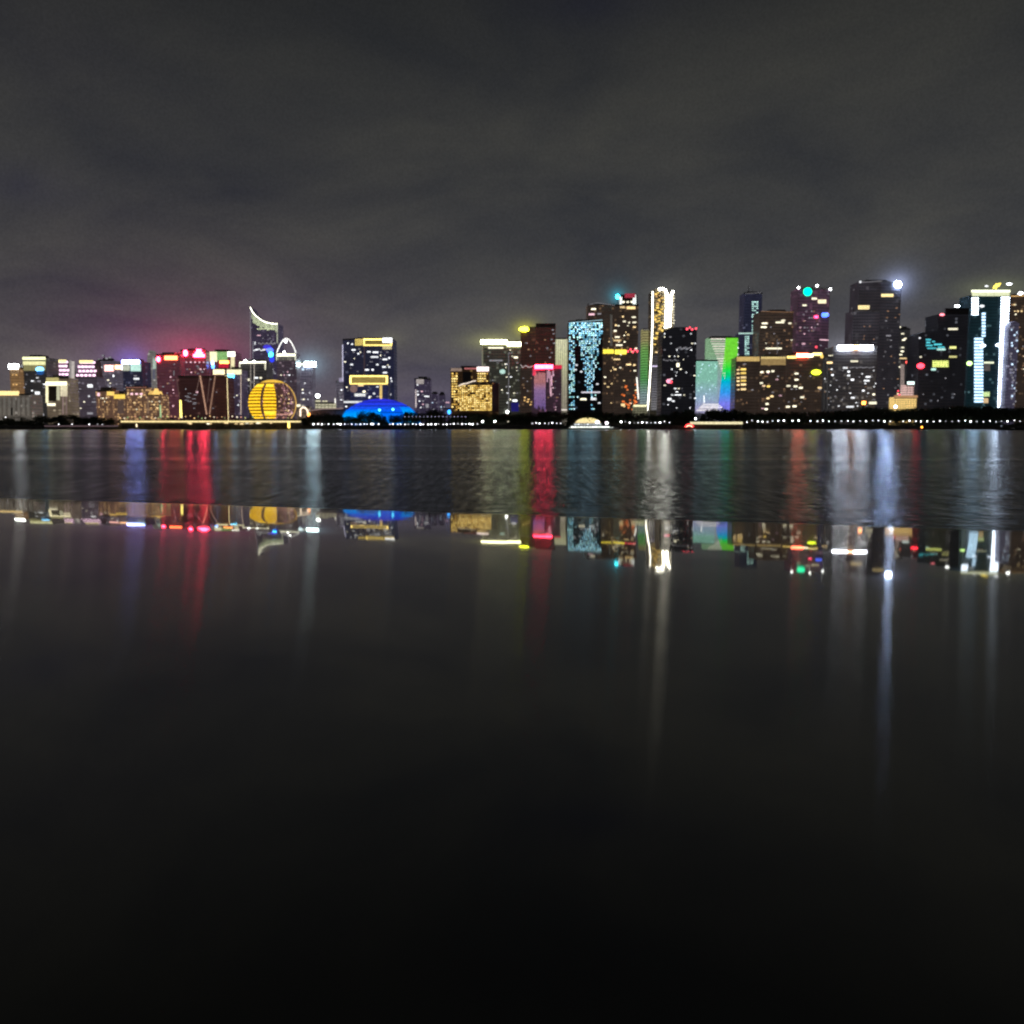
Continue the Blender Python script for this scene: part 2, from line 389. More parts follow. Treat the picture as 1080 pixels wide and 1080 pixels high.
t = Tower('slender_tower', 'very slender pale grey tower with pointed top left of the red signs', 'tower', (155, 161), 376, 1500, 16, wall((.55, .52, .5), .2, (1, .95, .9), .2, seed=25, wash=(.15, .14, .13)), poly=[(155, 382), (155.6, 374), (157.5, 369), (159.5, 371), (161, 378)])
t.strip(161.3, 378, 164.5, 389, glow((.75, .95, .8), .8), 'lit_panel', .5); t.strip(161, 389.3, 163.5, 400, glow((.3, .3, .4), .3), 'lit_panel', .4)

W_low = wall((.3, .2, .13), .55, (1, .6, .25), .5, 2.6, 2.2, seed=51, wash=(.11, .06, .04))
LOWG = 'low brown blocks with gold lit roofs along the riverfront'
t = Tower('gold_roof_block', 'brown riverfront block with gold cornice patches under the pink sign tower', 'building', (101, 121), 412, 1285, 22, W_low, group=LOWG)
t.strip(113, 413, 120.5, 417, glow((.9, .6, .15), 1.3), 'eave_light', .8); t.win(104, 416, 2.5, 3.5, PINKW)
for x in range(103, 120, 4): t.strip(x, 419, x+.9, 436, glow((.55, .3, .2), .22), 'lit_pier', .5)
t.scatter(102, 420, 120, 434, 12, MIXO, (1, 2.2)); t.done()
t = Tower('gold_roof_block', 'brown riverfront block crowned by one solid gold band, lowest of the gold roofed row', 'building', (121, 133), 416, 1275, 20, W_low, group=LOWG)
t.strip(120.5, 416, 132, 420.5, glow((1, .68, .12), 1.5), 'eave_light', .9); t.strip(124, 422, 131, 436, glow((.42, .27, .22), .28), 'lit_panel', .4); t.scatter(122, 424, 132, 435, 10, MIXO, (1, 2.2))
t = Tower('gold_roof_block', 'long brown riverfront block with thin pinkish roof line under the ice blue sign tower', 'building', (133, 156), 409, 1290, 22, W_low, group=LOWG)
t.line([(133, 408.7), (155, 408.7)], .4, glow((.9, .4, .3), .5), 'roof_edge'); t.win(133.5, 415.5, 4, 2.4, WARM); 
for x in (139, 144, 149): t.win(x, 415.5, 2.8, 1.8, PINKW)
t.scatter(134, 418, 155, 436, 18, MIXO, (1, 2.4))
t = Tower('gold_roof_block', 'brown riverfront block with gold stepped gables below the slender pale tower', 'building', (155, 170), 416, 1280, 22, W_low, group=LOWG, roofplant=False)
for a, b, y in ((156, 161, 412), (160.5, 166.5, 409.5), (165.5, 169, 412.5)):
    P = [t.F(a, 416.2), t.F(b, 416.2), t.F((a+b)/2, y)]
    MB().slab([(p.x, -.4, p.z) for p in P], 8).build('gable', glow((1, .62, .18), 1.0), t.root)
t.strip(155.5, 419, 157, 436, glow((.7, .45, .3), .4), 'lit_pier'); t.scatter(156, 420, 169, 434, 14, MIXO, (1, 2.2))

t = Tower('red_sign_tower', 'maroon tower with a small red ring sign and a long red-orange bar sign', 'tower', (164.5, 190), 374, 1400, 28, W_mar)
t.blob(167.5, 379, 2, 2.8, L_RED); t.strip(174, 375.5, 187, 379.5, glow((1, .12, .04), 12, True, .1), 'sign', 1.6)
t.strip(183, 391, 184, 396, DIMW, 'lit_shaft'); t.scatter(166, 384, 189, 432, 22, [DIMO, PINKW, DIMW, DIMW], (1, 2.2))
t = Tower('red_sign_tower', 'maroon tower topped by two glowing red emblems, one round and one shaped like a cross', 'tower', (190.5, 217), 369.5, 1420, 28, W_mar)
t.blob(196, 372.5, 2.3, 3.2, L_RED)
m = MB()
for a, b, y0, y1 in ((204.5, 216, 373.8, 376.6), (208, 212.5, 368.5, 373.6), (206.5, 214, 371.6, 373.4)):
    p, q = t.F(a, y1), t.F(b, y0); m.box(p.x, q.x, -1.8-.002*a, -.4, p.z, q.z)
m.build('sign', L_RED, t.root)
for i in range(6): t.win(192+i*4.6, 382, 1.4, 1.4, PINKW)
for i in range(6): t.win(208+R.random()*6, 386+i*1.6, 2.5, .9, DIMW)
t.scatter(191, 386, 216, 396, 10, [DIMO, PINKW, DIMW], (1, 2))

t = Tower('strut_hall', 'broad dark maroon hall with V-shaped struts across its front behind the river terrace', 'hall', (188, 226, 240), 397, 1290, 40, wall((.12, .05, .055), .08, (1, .5, .4), .06, seed=26, wash=(.026, .010, .010)), ds=(0, 0, 8), roofplant=False, group=None)
for p in (((211.5, 396), (218.5, 437)), ((226.5, 396), (221.5, 437))): t.line(p, .75, glow((.75, .42, .28), .55), 'strut', 1.6)
for p in (((186.5, 398), (190, 420)), ((211, 398), (207.5, 414)), ((222, 398), (219, 425))): t.line(p, .4, glow((.5, .3, .25), .28), 'strut', 1.6)
for i in range(9): t.win(196+R.random()*13, 415+i*1.4, 4, .7, DIMW)
t.win(207.7, 413.5, 2.4, 2, PINKW); t.scatter(189, 400, 238, 432, 8, [DIMO, DIMW], (1, 2))

t = Tower('portal_sign_tower', 'tower framed by a bright cream portal with green centre and red sign under its lintel', 'tower', (218, 248), 371.5, 1440, 26, W_mar)
FR = glow((.95, .9, .55), 1.4)
t.strip(218, 371, 229, 381.5, FR, 'lit_frame'); t.strip(229, 371.2, 240, 380, glow((.45, .85, .3), 1.1, cell=1.8), 'lit_panel', .5); t.strip(240, 371, 248, 376, glow((1, .97, .85), 2.2), 'lit_frame')
t.strip(218, 382, 220.5, 397, FR, 'lit_frame'); t.strip(243.5, 376.2, 247.5, 391, glow((.95, .85, .5), 1.2), 'lit_frame')
t.strip(232, 380.5, 241.5, 383.5, glow((1, .35, .08), 6, True, .1), 'sign', 1.5); t.strip(231, 384, 241, 388, glow((.6, .02, .05), .8), 'sign', 1.0)
t.blob(224.5, 383, 1.6, 2.4, glow((.4, .6, 1), 5)); t.blob(225, 386.5, 1.6, 2.2, L_BLU)
t = Tower('cap_tower', 'narrow dark tower with cream cap left of the yellow lit shaft', 'tower', (225, 237.5), 390, 1335, 22, W_mar)
t.strip(225, 389.7, 237, 395, glow((1, .9, .5), 1.6), 'crown_light', .8); t.scatter(226, 398, 237, 430, 6, [DIMO, DIMW], (1, 2))
t = Tower('cap_tower', 'grey violet tower with cream cap and cyan sign, lit edges down both sides', 'tower', (239, 255), 390, 1330, 24, W_vio)
t.strip(239.3, 389.8, 254.7, 395, glow((1, .92, .58), 1.5), 'crown_light', .8); t.strip(240, 394.5, 247, 398.5, glow((.1, .6, 1), 5, True, .1), 'sign', 1.4)
t.line([(254.3, 396), (254.3, 437)], .35, glow((.9, .7, .55), .9)); t.line([(242.3, 400), (242.3, 434)], .25, DIMW); t.win(245, 419, 5, 1, WHITE); t.scatter(240, 400, 254, 432, 8, MIXW, (1, 2))
t = Tower('lit_shaft', 'tall thin golden glowing shaft between the two cream capped towers', 'light shaft', (237.2, 239.6), 395, 1300, 2, glow((1, .82, .42), 1.6), roofplant=False, group=None)

t = Tower('outline_tower', 'grey tower with white lit roof outline and thin vertical light lines behind the golden sphere', 'tower', (252, 281), 381.5, 1360, 28, W_gry)
t.line([(253, 382.5), (280.5, 382)], .9, glow((1, .97, .75), 2.6)); t.blob(259, 381, 1.6, 1.6, L_WHT, 'roof_light'); t.blob(268, 381.5, 1.2, 1.2, L_WHT, 'roof_light')
for x, y in ((253, 390), (280, 390)): t.line([(x, 383), (x, y)], .7, glow((1, .95, .7), 1.5))
for x in (264.5, 268.3): t.line([(x, 384), (x, 412)], .3, glow((.8, .7, .6), .8))
t.win(270, 398.5, 4.5, 1.8, WHITE); t.win(275, 398.5, 2.5, 1.6, CREAM); t.win(262, 400.5, 2.6, 2.4, CREAM); t.scatter(253, 390, 263, 434, 10, MIX1, (1, 2))

t = Tower('sail_tower', 'tallest left tower with a sail-shaped top curving up to a sharp lit tip', 'tower', (264, 293), 341, 1500, 26, W_vio,
          poly=[(264, 324), (266.5, 329), (270, 333), (275, 337), (280, 339.6), (286, 341), (293, 341.5)])
SE = glow((1, 1, .75), 3.8)
t.line([(264.2, 324.2), (266.5, 329.2), (270, 333.2), (275, 337.2), (280, 339.8), (286, 341.2), (292.8, 341.8)], .55, SE)
t.line([(264.3, 326), (264.3, 380)], .28, DIMW); t.line([(292.6, 342), (292.6, 362)], .45, glow((.9, .95, .7), .8)); t.line([(267, 360), (267, 400)], .25, DIMW)
for i in range(22):
    x = 265.5+i*1.25; y = 327+14*(1-math.exp(-(x-264)/9)); 
    t.strip(x, y+1.5, x+.55, y+7+3*R.random(), glow((.75, .85, .5), 1.0), 'crown_light', .4)
for i in range(9): t.win(272+i*2.1, 346.5+.8*R.random(), 1.5, 1.2, glow((.8, .9, .5), .7, False))
for i in range(7): t.win(268+i*2.6, 369.5-.6*(i % 3), 2.4, 1.1, WHITE)
for i in range(9): t.win(273+i*2.1, 362+.8*(i % 2), 1.5, 1.4, DIMW)
t.win(273, 353.8, 4, .8, PINKW); t.win(269, 362, 1, 3, WHITE)
t.blob(286, 374, 2.3, 3, glow((.05, .65, 1), 6)); t.blob(285, 369.5, 3.4, 2.6, glow((.06, .12, 1), 3.5)); t.blob(287, 379, 2.6, 3.2, glow((.03, .06, 1), 1.6)); t.blob(282, 366, 4.5, 2.2, glow((.08, .06, .9), .7), 'sign', .6)
for i in range(6): t.win(284+i*1.2, 386+i*1.6, 2.2, 1, DIMW)
t.scatter(282, 386, 292, 410, 8, [DIMW, WHITE], (1, 2.2)); t.scatter(266, 350, 290, 360, 6, [DIMW], (1, 2))

t = Tower('arch_tower', 'tower with a white pointed arch outlined above its lit roof line', 'tower', (291.7, 312), 373, 1430, 22, wall((.24, .2, .24), .25, (1, .75, .85), .12, seed=27, wash=(.045, .032, .042)), roofplant=False)
arc = []
for i in range(17):
    f = i/16*2-1; arc.append((302+10.1*f*(1 if abs(f) < 1 else 1), 357+15*abs(f)**1.9))
t.line(arc, .6, glow((1, 1, .95), 2.0), 'arch', 0)
t.strip(292, 373, 312, 375.8, glow((1, 1, .75), 1.9), 'crown_light'); t.blob(301.5, 360, 1.3, 1.5, L_WHT, 'roof_light'); t.line([(301.5, 373), (301.5, 361)], .2, METAL, 'mast'); t.blob(300, 371.8, 1.2, 1.2, L_WHT, 'roof_light')
t.line([(291.9, 373), (291.9, 380)], .5, glow((1, 1, .8), 1.2)); t.line([(311.8, 373), (311.8, 380)], .5, glow((1, 1, .8), 1.2))
for i in range(8): t.strip(293.5+i*2.4, 376.2, 294.2+i*2.4, 380, glow((.6, .65, .45), .4), 'lit_fin', .4)
t.scatter(293, 382, 311, 430, 34, [WHITE, DIMW, PINKW, CREAM], (1, 2.2))

t = Tower('sign_tower', 'grey tower with blinding white sign on its top right corner, right of the arch tower', 'tower', (312, 328.5), 383, 1480, 22, W_far)
t.strip(312.5, 383, 321, 385.5, glow((.85, .95, .75), 1.1), 'crown_light'); t.strip(321.5, 381.8, 333, 386.6, glow((.7, .95, 1), 34, True, .05), 'sign', 1.8)
t.win(319.5, 389.5, 2.4, 2.6, COOL); t.win(315, 392.5, 3, 1.2, WHITE); t.scatter(313, 394, 328, 432, 20, MIXW, (1, 2.2))

# ---- golden sphere hotel
DS = 1262*S
root = link('golden_sphere_building', None, None, (at(288, 424, DS+26).x, DS+26, GZ)); tag(root, 'huge golden sphere-shaped building with horizontal slats and a dark glass right side', 'building')
k = (DS+26)/F; SR = 25.0*k; zc = at(288, 425.5, DS+26).z-GZ
def spt(az, lat, r=SR): # az 0 faces the river, + to the right
    a = math.radians(az); l = math.radians(lat); return Vector((r*math.cos(l)*math.sin(a), -r*math.cos(l)*math.cos(a), zc+r*.985*math.sin(l)))
def patch(mb, a0, a1, l0, l1, r=SR, na=10, nl=2):
    for j in range(nl):
        for i in range(na):
            A0 = a0+(a1-a0)*i/na; A1 = a0+(a1-a0)*(i+1)/na; B0 = l0+(l1-l0)*j/nl; B1 = l0+(l1-l0)*(j+1)/nl
            mb.add([spt(A0, B0, r), spt(A1, B0, r), spt(A1, B1, r), spt(A0, B1, r)], [(0, 1, 2, 3)])
lo = -40
m = MB(); patch(m, -180, 180, lo, 90, SR*.975, 60, 26)
m.build('wall', wall((.14, .10, .14), .35, (1, .5, .55), .5, 2.4, 1.6, seed=30, wash=(.075, .035, .03)), root, smooth=True)
SL = glow((1, .58, .025), 1.4, True, .05); SL2 = glow((1, .66, .05), 1.6, True, .05)  # floodlight on the gold slats put into their own glow
for a0, a1 in ((-100, -15.5), (-8.5, 22)):
    vs_, fs_, mi_ = [], [], []; n = 12; na = 18; rows = []
    for j in range(n):
        l0 = lo+(56-lo)*j/n; rows += [(l0, SR), (l0+(56-lo)/n*.6, SR*1.002)]
    rows.append((56, SR))
    for l0, rad in rows:
        sh = max(0, l0-20)*.07
        for i in range(na+1): vs_.append(spt(a0+(a1-sh-a0)*i/na, l0, rad))
    for j in range(len(rows)-1):
        for i in range(na): q0 = j*(na+1)+i; fs_.append((q0, q0+1, q0+na+2, q0+na+1)); mi_.append(j % 2)
    o = mesh('slat_panel', vs_, fs_, SL, root); o.data.materials.append(glow((.5, .18, .0), .22, True, .1)); o.data.polygons.foreach_set('material_index', mi_)
m = MB(); patch(m, -100, -16.5, 44, 51, SR*1.004, 16, 2); patch(m, -7.5, 17, 44, 51, SR*1.004, 8, 2); m.build('slat_panel', SL2, root)
m = MB(); patch(m, -7.5, 21, -27, -19, SR*1.006, 8, 3); m.build('slat_panel', SL2, root)
m = MB(); patch(m, -150, 150, 60, 90, SR*1.0, 40, 6); m.build('dome_cap', glow((1, .6, .08), 1.0, True, .05), root)
for az in (84,):
    MB().tube([spt(az, l, SR*.99) for l in range(lo, 62, 6)], .6).build('rim_light', glow((1, .6, .15), .9), root)
MB().tube([spt(az, 58, SR*1.0) for az in range(-90, 91, 10)], .4).build('rim_light', glow((.8, .45, .1), .5), root)
for i in range(34):
    p = spt(28+R.random()*44, -34+R.random()*62, SR*.985)
    q = MB().box(p.x-.6*R.random()-.3, p.x+.7, p.y-.3, p.y+.3, p.z-.5, p.z+.9*R.random()+.2); q.build('window', R.choice([PINKW, WARM, DIMO, DIMW, DIMO]), root)
MB().tube([spt(az, -28, SR*1.0) for az in range(22, 76, 6)], .5).build('balcony_light', glow((1, .5, .4), .9), root)

# small buildings between sphere and dome
t = Tower('white_pavilion', 'small cream crenellated building topped by a white lamp, right of the golden sphere', 'pavilion', (332.5, 352), 425, 1300, 14, glow((.75, .7, .48), .55, cell=3.0), roofplant=False, group=None)
for a, b, y in ((332.5, 338, 421.5), (340, 345.5, 422.5), (347, 349.5, 424)): t.strip(a, y, b, 425, glow((.85, .8, .55), .7, cell=2.5), 'turret', .2)
t.blob(335.3, 417.5, 2.2, 2, L_WHT, 'roof_light'); t.line([(335.3, 422), (335.3, 418)], .3, METAL, 'mast')
t = Tower('arched_gatehouse', 'low building with a glowing peach arch at the right foot of the golden sphere', 'building', (313, 326), 429, 1275, 12, wall((.4, .33, .28), .2, (1, .8, .6), .3, seed=31, wash=(.07, .05, .035)), roofplant=False, group=None)
t.line([(317, 439), (317, 432), (319, 429.6), (322, 430), (324.5, 433), (325, 439)], .8, glow((1, .8, .6), 1.8), 'arch'); t.blob(326, 437.5, 1.5, 2.2, L_ORG, 'lamp'); t.strip(313, 426.5, 317, 429, CREAM, 'sign')
t = Tower('long_low_roof', 'long low curved roof with a faint pink edge behind the trees right of the gatehouse', 'building', (326, 364), 432, 1290, 30, plain('pale_roofing', (.4, .33, .32), .6, .2), roofplant=False, group=None)
t.line([(327, 433), (340, 431.5), (362, 430.8)], .5, glow((.6, .42, .4), .5), 'roof_edge')
t = Tower('far_slab', 'thin grey distant slab half hidden behind the left side of the gold banded tower', 'tower', (354.5, 365), 402.5, 1600, 18, W_far)
t.strip(357.5, 398.5, 363, 403, glow((.55, .5, .7), .45), 'crown_light'); t.strip(353, 420, 354, 431, glow((1, .97, .9), 1.8), 'lit_shaft', .6); t.scatter(355, 408, 364, 430, 16, [DIMW, DIMW, WHITE], (1, 2))

# gold banded pair
t = Tower('gold_band_tower', 'wide indigo tower with gold roof band and a white lit top right corner', 'tower', (361.5, 383, 415), 357, 1420, 34, W_blu, ds=(12, 0, 4))
GB = glow((1, .74, .2), 2.6)
def band(t, x0, y0, x1, y1, th=1.5):
    t.strip(x0, y0, x1, y0+th, GB, 'crown_light', .9); t.strip(x0, y1-th, x1, y1, GB, 'crown_light', .9)
    t.strip(x0, y0+th, x0+1.6, y1-th, GB, 'crown_light', .9); t.strip(x1-1.8, y0+th, x1, y1-th, GB, 'crown_light', .9)
    t.strip(x0+1.6, y0+th, x1-1.8, y1-th, glow((.7, .5, .14), .5, cell=1.5), 'lit_panel', .5)
band(t, 383.2, 357.3, 413.5, 364.8); t.strip(375, 357.5, 382.8, 364.5, glow((1, .74, .2), 1.3, cell=2), 'crown_light', .9)
t.strip(403.5, 356.5, 413.5, 361.5, glow((.95, .98, 1), 2.2), 'sign', 1.4); t.strip(403.5, 364.9, 413.2, 368.5, glow((.9, .75, .4), .9, cell=1.5), 'crown_light', .7)
t.line([(361.8, 363.5), (361.8, 402)], .5, glow((.75, .72, .95), 1.0)); t.strip(383.4, 366, 385, 396, glow((.3, .2, .25), .18), 'lit_shaft', .4)
for x, y, w in ((367, 362, 1.3), (371.5, 363, 1.5), (373, 369, 4), (378, 373, 1.6), (389, 371, 4), (396, 371.5, 6), (395, 376.5, 8), (406, 379, 5), (410.5, 377.5, 2), (405, 387, 4), (410.5, 387, 2), (387, 390, 4), (393, 390, 2.2), (406, 393, 4.5), (371, 384.5, 3), (412, 399, 2), (413, 402, 1.6), (408.5, 409.5, 3.4), (411, 416, 3), (398, 384.5, 2.4)): t.win(x, y, w, 1.5, WHITE)
t.scatter(363, 368, 413, 395, 30, [DIMW, DIMW, CREAM], (1, 2.6)); t.scatter(363, 405, 369, 430, 6, MIXW)
t = Tower('gold_band_block', 'lower indigo block with gold ring band and gold leg before the wide indigo tower', 'building', (369, 409), 396, 1370, 24, W_blu, roofplant=False)
band(t, 369, 396, 409, 405.5); t.strip(400.5, 406, 403, 422, glow((.9, .62, .2), .75), 'lit_shaft', .5)
t.blob(373, 410, 4, 4, glow((.5, .32, .3), .35), 'lit_emblem', .2); t.strip(374, 415, 385.5, 418, glow((.9, .92, .9), 1.2, cell=1.2), 'lit_panel'); t.strip(362.5, 423, 382, 425, WHITE, 'lit_panel')
t.win(384, 413, 3, 1.8, CREAM); t.win(394.5, 415, 2, 2, WHITE); t.win(389.5, 419, 1.5, 2.5, WHITE); t.win(380.5, 406.5, 6, 2, WARM); t.scatter(386, 408, 408, 422, 10, MIXW)

# ---- blue dome
DD = 1272*S; k = DD/F
root = link('blue_dome_theatre', None, None, (at(401, 438, DD+20).x, DD+20, GZ)); tag(root, 'low wide dome glowing vivid blue behind dark riverside trees', 'theatre')
cx = root.location.x; RX = 42*k*1.04; zt = at(401, 420.5, DD+20).z-GZ
def dome(a0, a1, e0, e1, sc=1.0, na=28, ne=8, tilt=0.0):
    m = MB()
    def P(a, e):
        x = RX*sc*math.sin(a)*math.cos(e); y = -26*sc*math.cos(a)*math.cos(e); z = zt*sc*math.sin(e); return Vector((x, y, z+tilt*x))
    for j in range(ne):
        for i in range(na):
            A0 = a0+(a1-a0)*i/na; A1 = a0+(a1-a0)*(i+1)/na; E0 = e0+(e1-e0)*j/ne; E1 = e0+(e1-e0)*(j+1)/ne
            m.add([P(A0, E0), P(A1, E0), P(A1, E1), P(A0, E1)], [(0, 1, 2, 3)])
    return m, P
m, P = dome(-math.pi, math.pi, 0, math.pi/2)
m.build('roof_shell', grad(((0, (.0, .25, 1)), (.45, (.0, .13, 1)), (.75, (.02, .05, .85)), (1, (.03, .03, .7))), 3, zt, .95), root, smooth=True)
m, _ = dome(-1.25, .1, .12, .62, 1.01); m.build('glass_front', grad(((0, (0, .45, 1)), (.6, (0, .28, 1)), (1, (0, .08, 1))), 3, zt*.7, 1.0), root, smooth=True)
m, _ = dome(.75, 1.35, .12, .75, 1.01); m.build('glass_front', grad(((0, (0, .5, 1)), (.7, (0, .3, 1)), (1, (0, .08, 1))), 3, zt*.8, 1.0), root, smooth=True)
for e in (.5, .8, 1.05):
    MB().tube([P(a/10, e) for a in range(-14, 15, 2)], .35).build('roof_rib', plain('dome_rib', (.02, .03, .12), .4, 1.0), root)
for px, py in ((401.5, 432.5), (415.5, 432)):
    p = at(px, py, DD); MB().ball(p-Vector((cx, DD+20, GZ))+Vector((0, -8, 0)), 1.3).build('lamp', glow((.1, .8, 1), 4), root, smooth=True)

t = Tower('far_tower', 'small distant tower with pale roof panel, just right of the blue dome', 'tower', (437, 448, 454), 399.5, 1600, 18, W_vio, ds=(0, 0, 8))
t.strip(439, 400, 447, 405, glow((.7, .62, .6), .6), 'crown_light'); t.strip(438, 411, 439.5, 430, glow((1, .85, .85), 1.2, cell=3), 'lit_shaft'); t.win(450, 418, 5, 1.2, WHITE); t.win(450.5, 428, 3, 4, DIMW); t.scatter(438, 406, 447, 430, 22, [DIMW, WHITE, PINKW], (1, 2.4))
for n, (a, b, y, lb) in enumerate(((455, 461.5, 415, 'faint distant slab, left of a near identical pair beside the gold windowed hotel'), (463, 469, 416, 'faint distant slab, right of a near identical pair beside the gold windowed hotel'))):
    t = Tower('far_slab', lb, 'tower', (a, b), y, 1800, 18, W_vio, group='distant faint slabs'); t.scatter(a, y+3, b, 432, 9, [DIMW, DIMW, COOL], (1, 1.8))
t = Tower('blue_lamp_house', 'tiny house with a bright blue lamp at the foot of the gold windowed hotel', 'house', (469, 476), 431, 1285, 8, W_vio, roofplant=False, group=None)
t.blob(473.8, 434.5, 1.8, 2.3, glow((.05, .35, 1), 2.5), 'lamp'); t.win(472, 424.5, 4, 1, PINKW)

# ---- gold windowed hotel
t = Tower('gold_window_hotel', 'broad hotel with dense grid of golden windows under a white and pink sign', 'hotel', (475, 516), 389, 1310, 24, wall((.2, .12, .06), .3, (1, .6, .2), .2, seed=40, wash=(.02, .01, .004)))
t.strip(475.5, 388.3, 487, 391.5, glow((.7, .5, .4), .4), 'parapet_light'); t.strip(488, 392, 497, 404, DARKP, 'recess', .2)
t.strip(490, 388, 503, 389.5, glow((.8, .25, .25), .9), 'sign'); t.strip(503, 387, 515.5, 391.5, glow((1, .82, .8), 2.6), 'sign', 1.5)
HG = [glow((1, .66, .16), 1.15, False), glow((1, .74, .26), 1.5, False), glow((1, .58, .12), .7, False)]
for j in range(15):
    for i in range(3):
        if R.random() < .85: t.win(477.2+i*2.2, 394+j*2.7, 1.6, 1.5, R.choice(HG))
for j in range(5):
    for i in range(5): 
        if R.random() < .8: t.win(504.5+i*2.3, 394+j*2.6, 1.5, 1.3, R.choice(HG))
t.done()
t = Tower('gold_window_wing', 'front wing of the golden hotel, a flat block fully covered by gold windows', 'hotel wing', (482, 519, 526), 404, 1292, 16, wall((.2, .12, .06), .3, (1, .6, .2), .2, seed=41, wash=(.02, .01, .004)), ds=(0, 0, 14), roofplant=False)
t.line([(484, 407), (488, 405), (492, 404.5), (499, 402), (502, 402)], .5, glow((1, .85, .7), 1.6), 'sign', 1.2)
for j in range(14):
    for i in range(17):
        if R.random() < (.72 if 488 < 483.5+i*2.13 < 496 and 4 < j < 6 else .96): t.win(483.7+i*2.13, 407+j*1.95, 1.55, 1.15, R.choice(HG))
t.strip(519.5, 405, 525.5, 434, DARKP, 'side_wall', .15); t.done()

t = Tower('bright_crown_tower', 'olive grey tower with a blazing pale yellow band around its roof', 'tower', (508, 536, 549), 361, 1400, 30, W_oli, ds=(0, 0, 4))
CR = glow((1, 1, .55), 11, True, .1)
t.strip(507, 358.5, 535, 363, CR, 'crown_light', 1.4); t.strip(535, 361, 549, 365.2, CR, 'crown_light', 1.4)
t.strip(515, 366.3, 531, 367.5, CREAM, 'light_strip'); t.strip(516, 379.5, 530, 381, DIMW, 'light_strip'); t.strip(508.2, 366, 509.5, 388, glow((.5, .5, .35), .35), 'lit_shaft')
t.line([(536.3, 372), (536.3, 434)], .35, DIMW); t.blob(530, 392, 3, 2.4, glow((.6, .9, .8), 1.2)); t.win(544, 377, 4, 1.8, CREAM); t.win(543, 422.5, 5, 2, WHITE); t.strip(539, 424.5, 547, 434, glow((.05, .04, .4), .3), 'shop_front')
t.blob(535, 434.5, 1.4, 1.4, L_WHT, 'lamp'); t.scatter(515, 384, 548, 432, 44, [DIMW, DIMW, CREAM, DIMO, WHITE], (.9, 2.2)); t.scatter(510, 369, 547, 384, 12, [DIMW, CREAM], (1, 2))

t = Tower('maroon_tower', 'dark maroon tower with a glowing lime yellow sign on its top left corner', 'tower', (549, 565, 586), 345, 1450, 30, W_red, ds=(10, 0, 0), roofplant=False)
t.strip(565, 341, 586, 345.2, plain('roof_screen', (.07, .05, .05), .6, .3), 'roof_screen', -1)
t.blob(554.3, 347.3, 6.4, 2.5, L_LIME, 'sign', 1.8)
for x, y in ((583, 348), (584, 352), (582, 358), (584.5, 362), (577, 367), (582, 372), (580, 377)): t.win(x, y, 2.2, 1.1, DIMW)
t.scatter(552, 355, 584, 383, 14, [DIMO, DIMO, DIMW], (1, 2))
t = Tower('zigzag_roof_block', 'dark block with a zigzag line of small roof lights left of the red crowned building', 'building', (549.5, 562), 386, 1345, 22, W_brn, roofplant=False)
t.line([(549, 384.5), (551.5, 388), (554, 385.5), (558, 387.5), (562, 386)], .35, glow((.9, .75, .75), .9)); 
for i in range(7): t.win(553+R.random()*8, 419+R.random()*8, 2, 1.2, WARM2)
t.scatter(550, 392, 561, 416, 8, [DIMO, DIMW], (1, 1.8))
t = Tower('red_crown_building', 'building with a blazing red roof sign above streaky lilac lit glass', 'building', (561, 577, 592.5), 387, 1330, 24, W_pur, ds=(0, 0, 6))
t.strip(564, 384.8, 582.5, 389, glow((1, .025, .06), 34, True, .1), 'sign', 2.0); t.strip(585, 385, 592.3, 389, glow((.6, .02, .06), 1.2), 'sign', 1); t.strip(562, 390, 565, 396, glow((.8, .05, .1), .8), 'sign', .8)
m_l = grad(((0, (.14, .06, .2)), (.4, (.35, .22, .6)), (.8, (.6, .35, .7)), (1, (1, .4, .4))), 6, 48, .6)
for i in range(9): t.strip(563.6+i*1.35, 391+R.random()*4, 564.4+i*1.35, 428+R.random()*6, m_l, 'lit_fin', .5)
for i, (y0, y1) in enumerate(((391, 400), (390, 396), (392, 412), (396, 404), (391, 394))): t.strip(576.8+i*1.5, y0, 577.6+i*1.5, y1+3, glow((.9, .5, .65), .9), 'lit_fin', .5)
t.strip(580.5, 409, 581.5, 418, PINKW, 'lit_fin'); t.scatter(577.5, 392, 591, 432, 22, [PINKW, DIMO, DIMO, DIMW], (.8, 1.6))
t = Tower('cream_slab_tower', 'smooth cream lit slab tower with fine vertical fins left of the blue dotted tower', 'tower', (585, 601.5), 357, 1480, 22, grad(((0, (.28, .24, .2)), (.5, (.5, .46, .33)), (.85, (.85, .85, .5)), (1, (.95, .95, .62))), 0, 98, .75), roofplant=False)  # cream uplighting of the slab put into its emission colour
for i in range(7): t.strip(586.5+i*2.2, 358, 586.9+i*2.2, 432, plain('fin_metal', (.3, .3, .25), .5, 1.0), 'fin', .6)
t.strip(592, 431.5, 607, 433, glow((1, .9, .8), 1), 'canopy_light', 1)

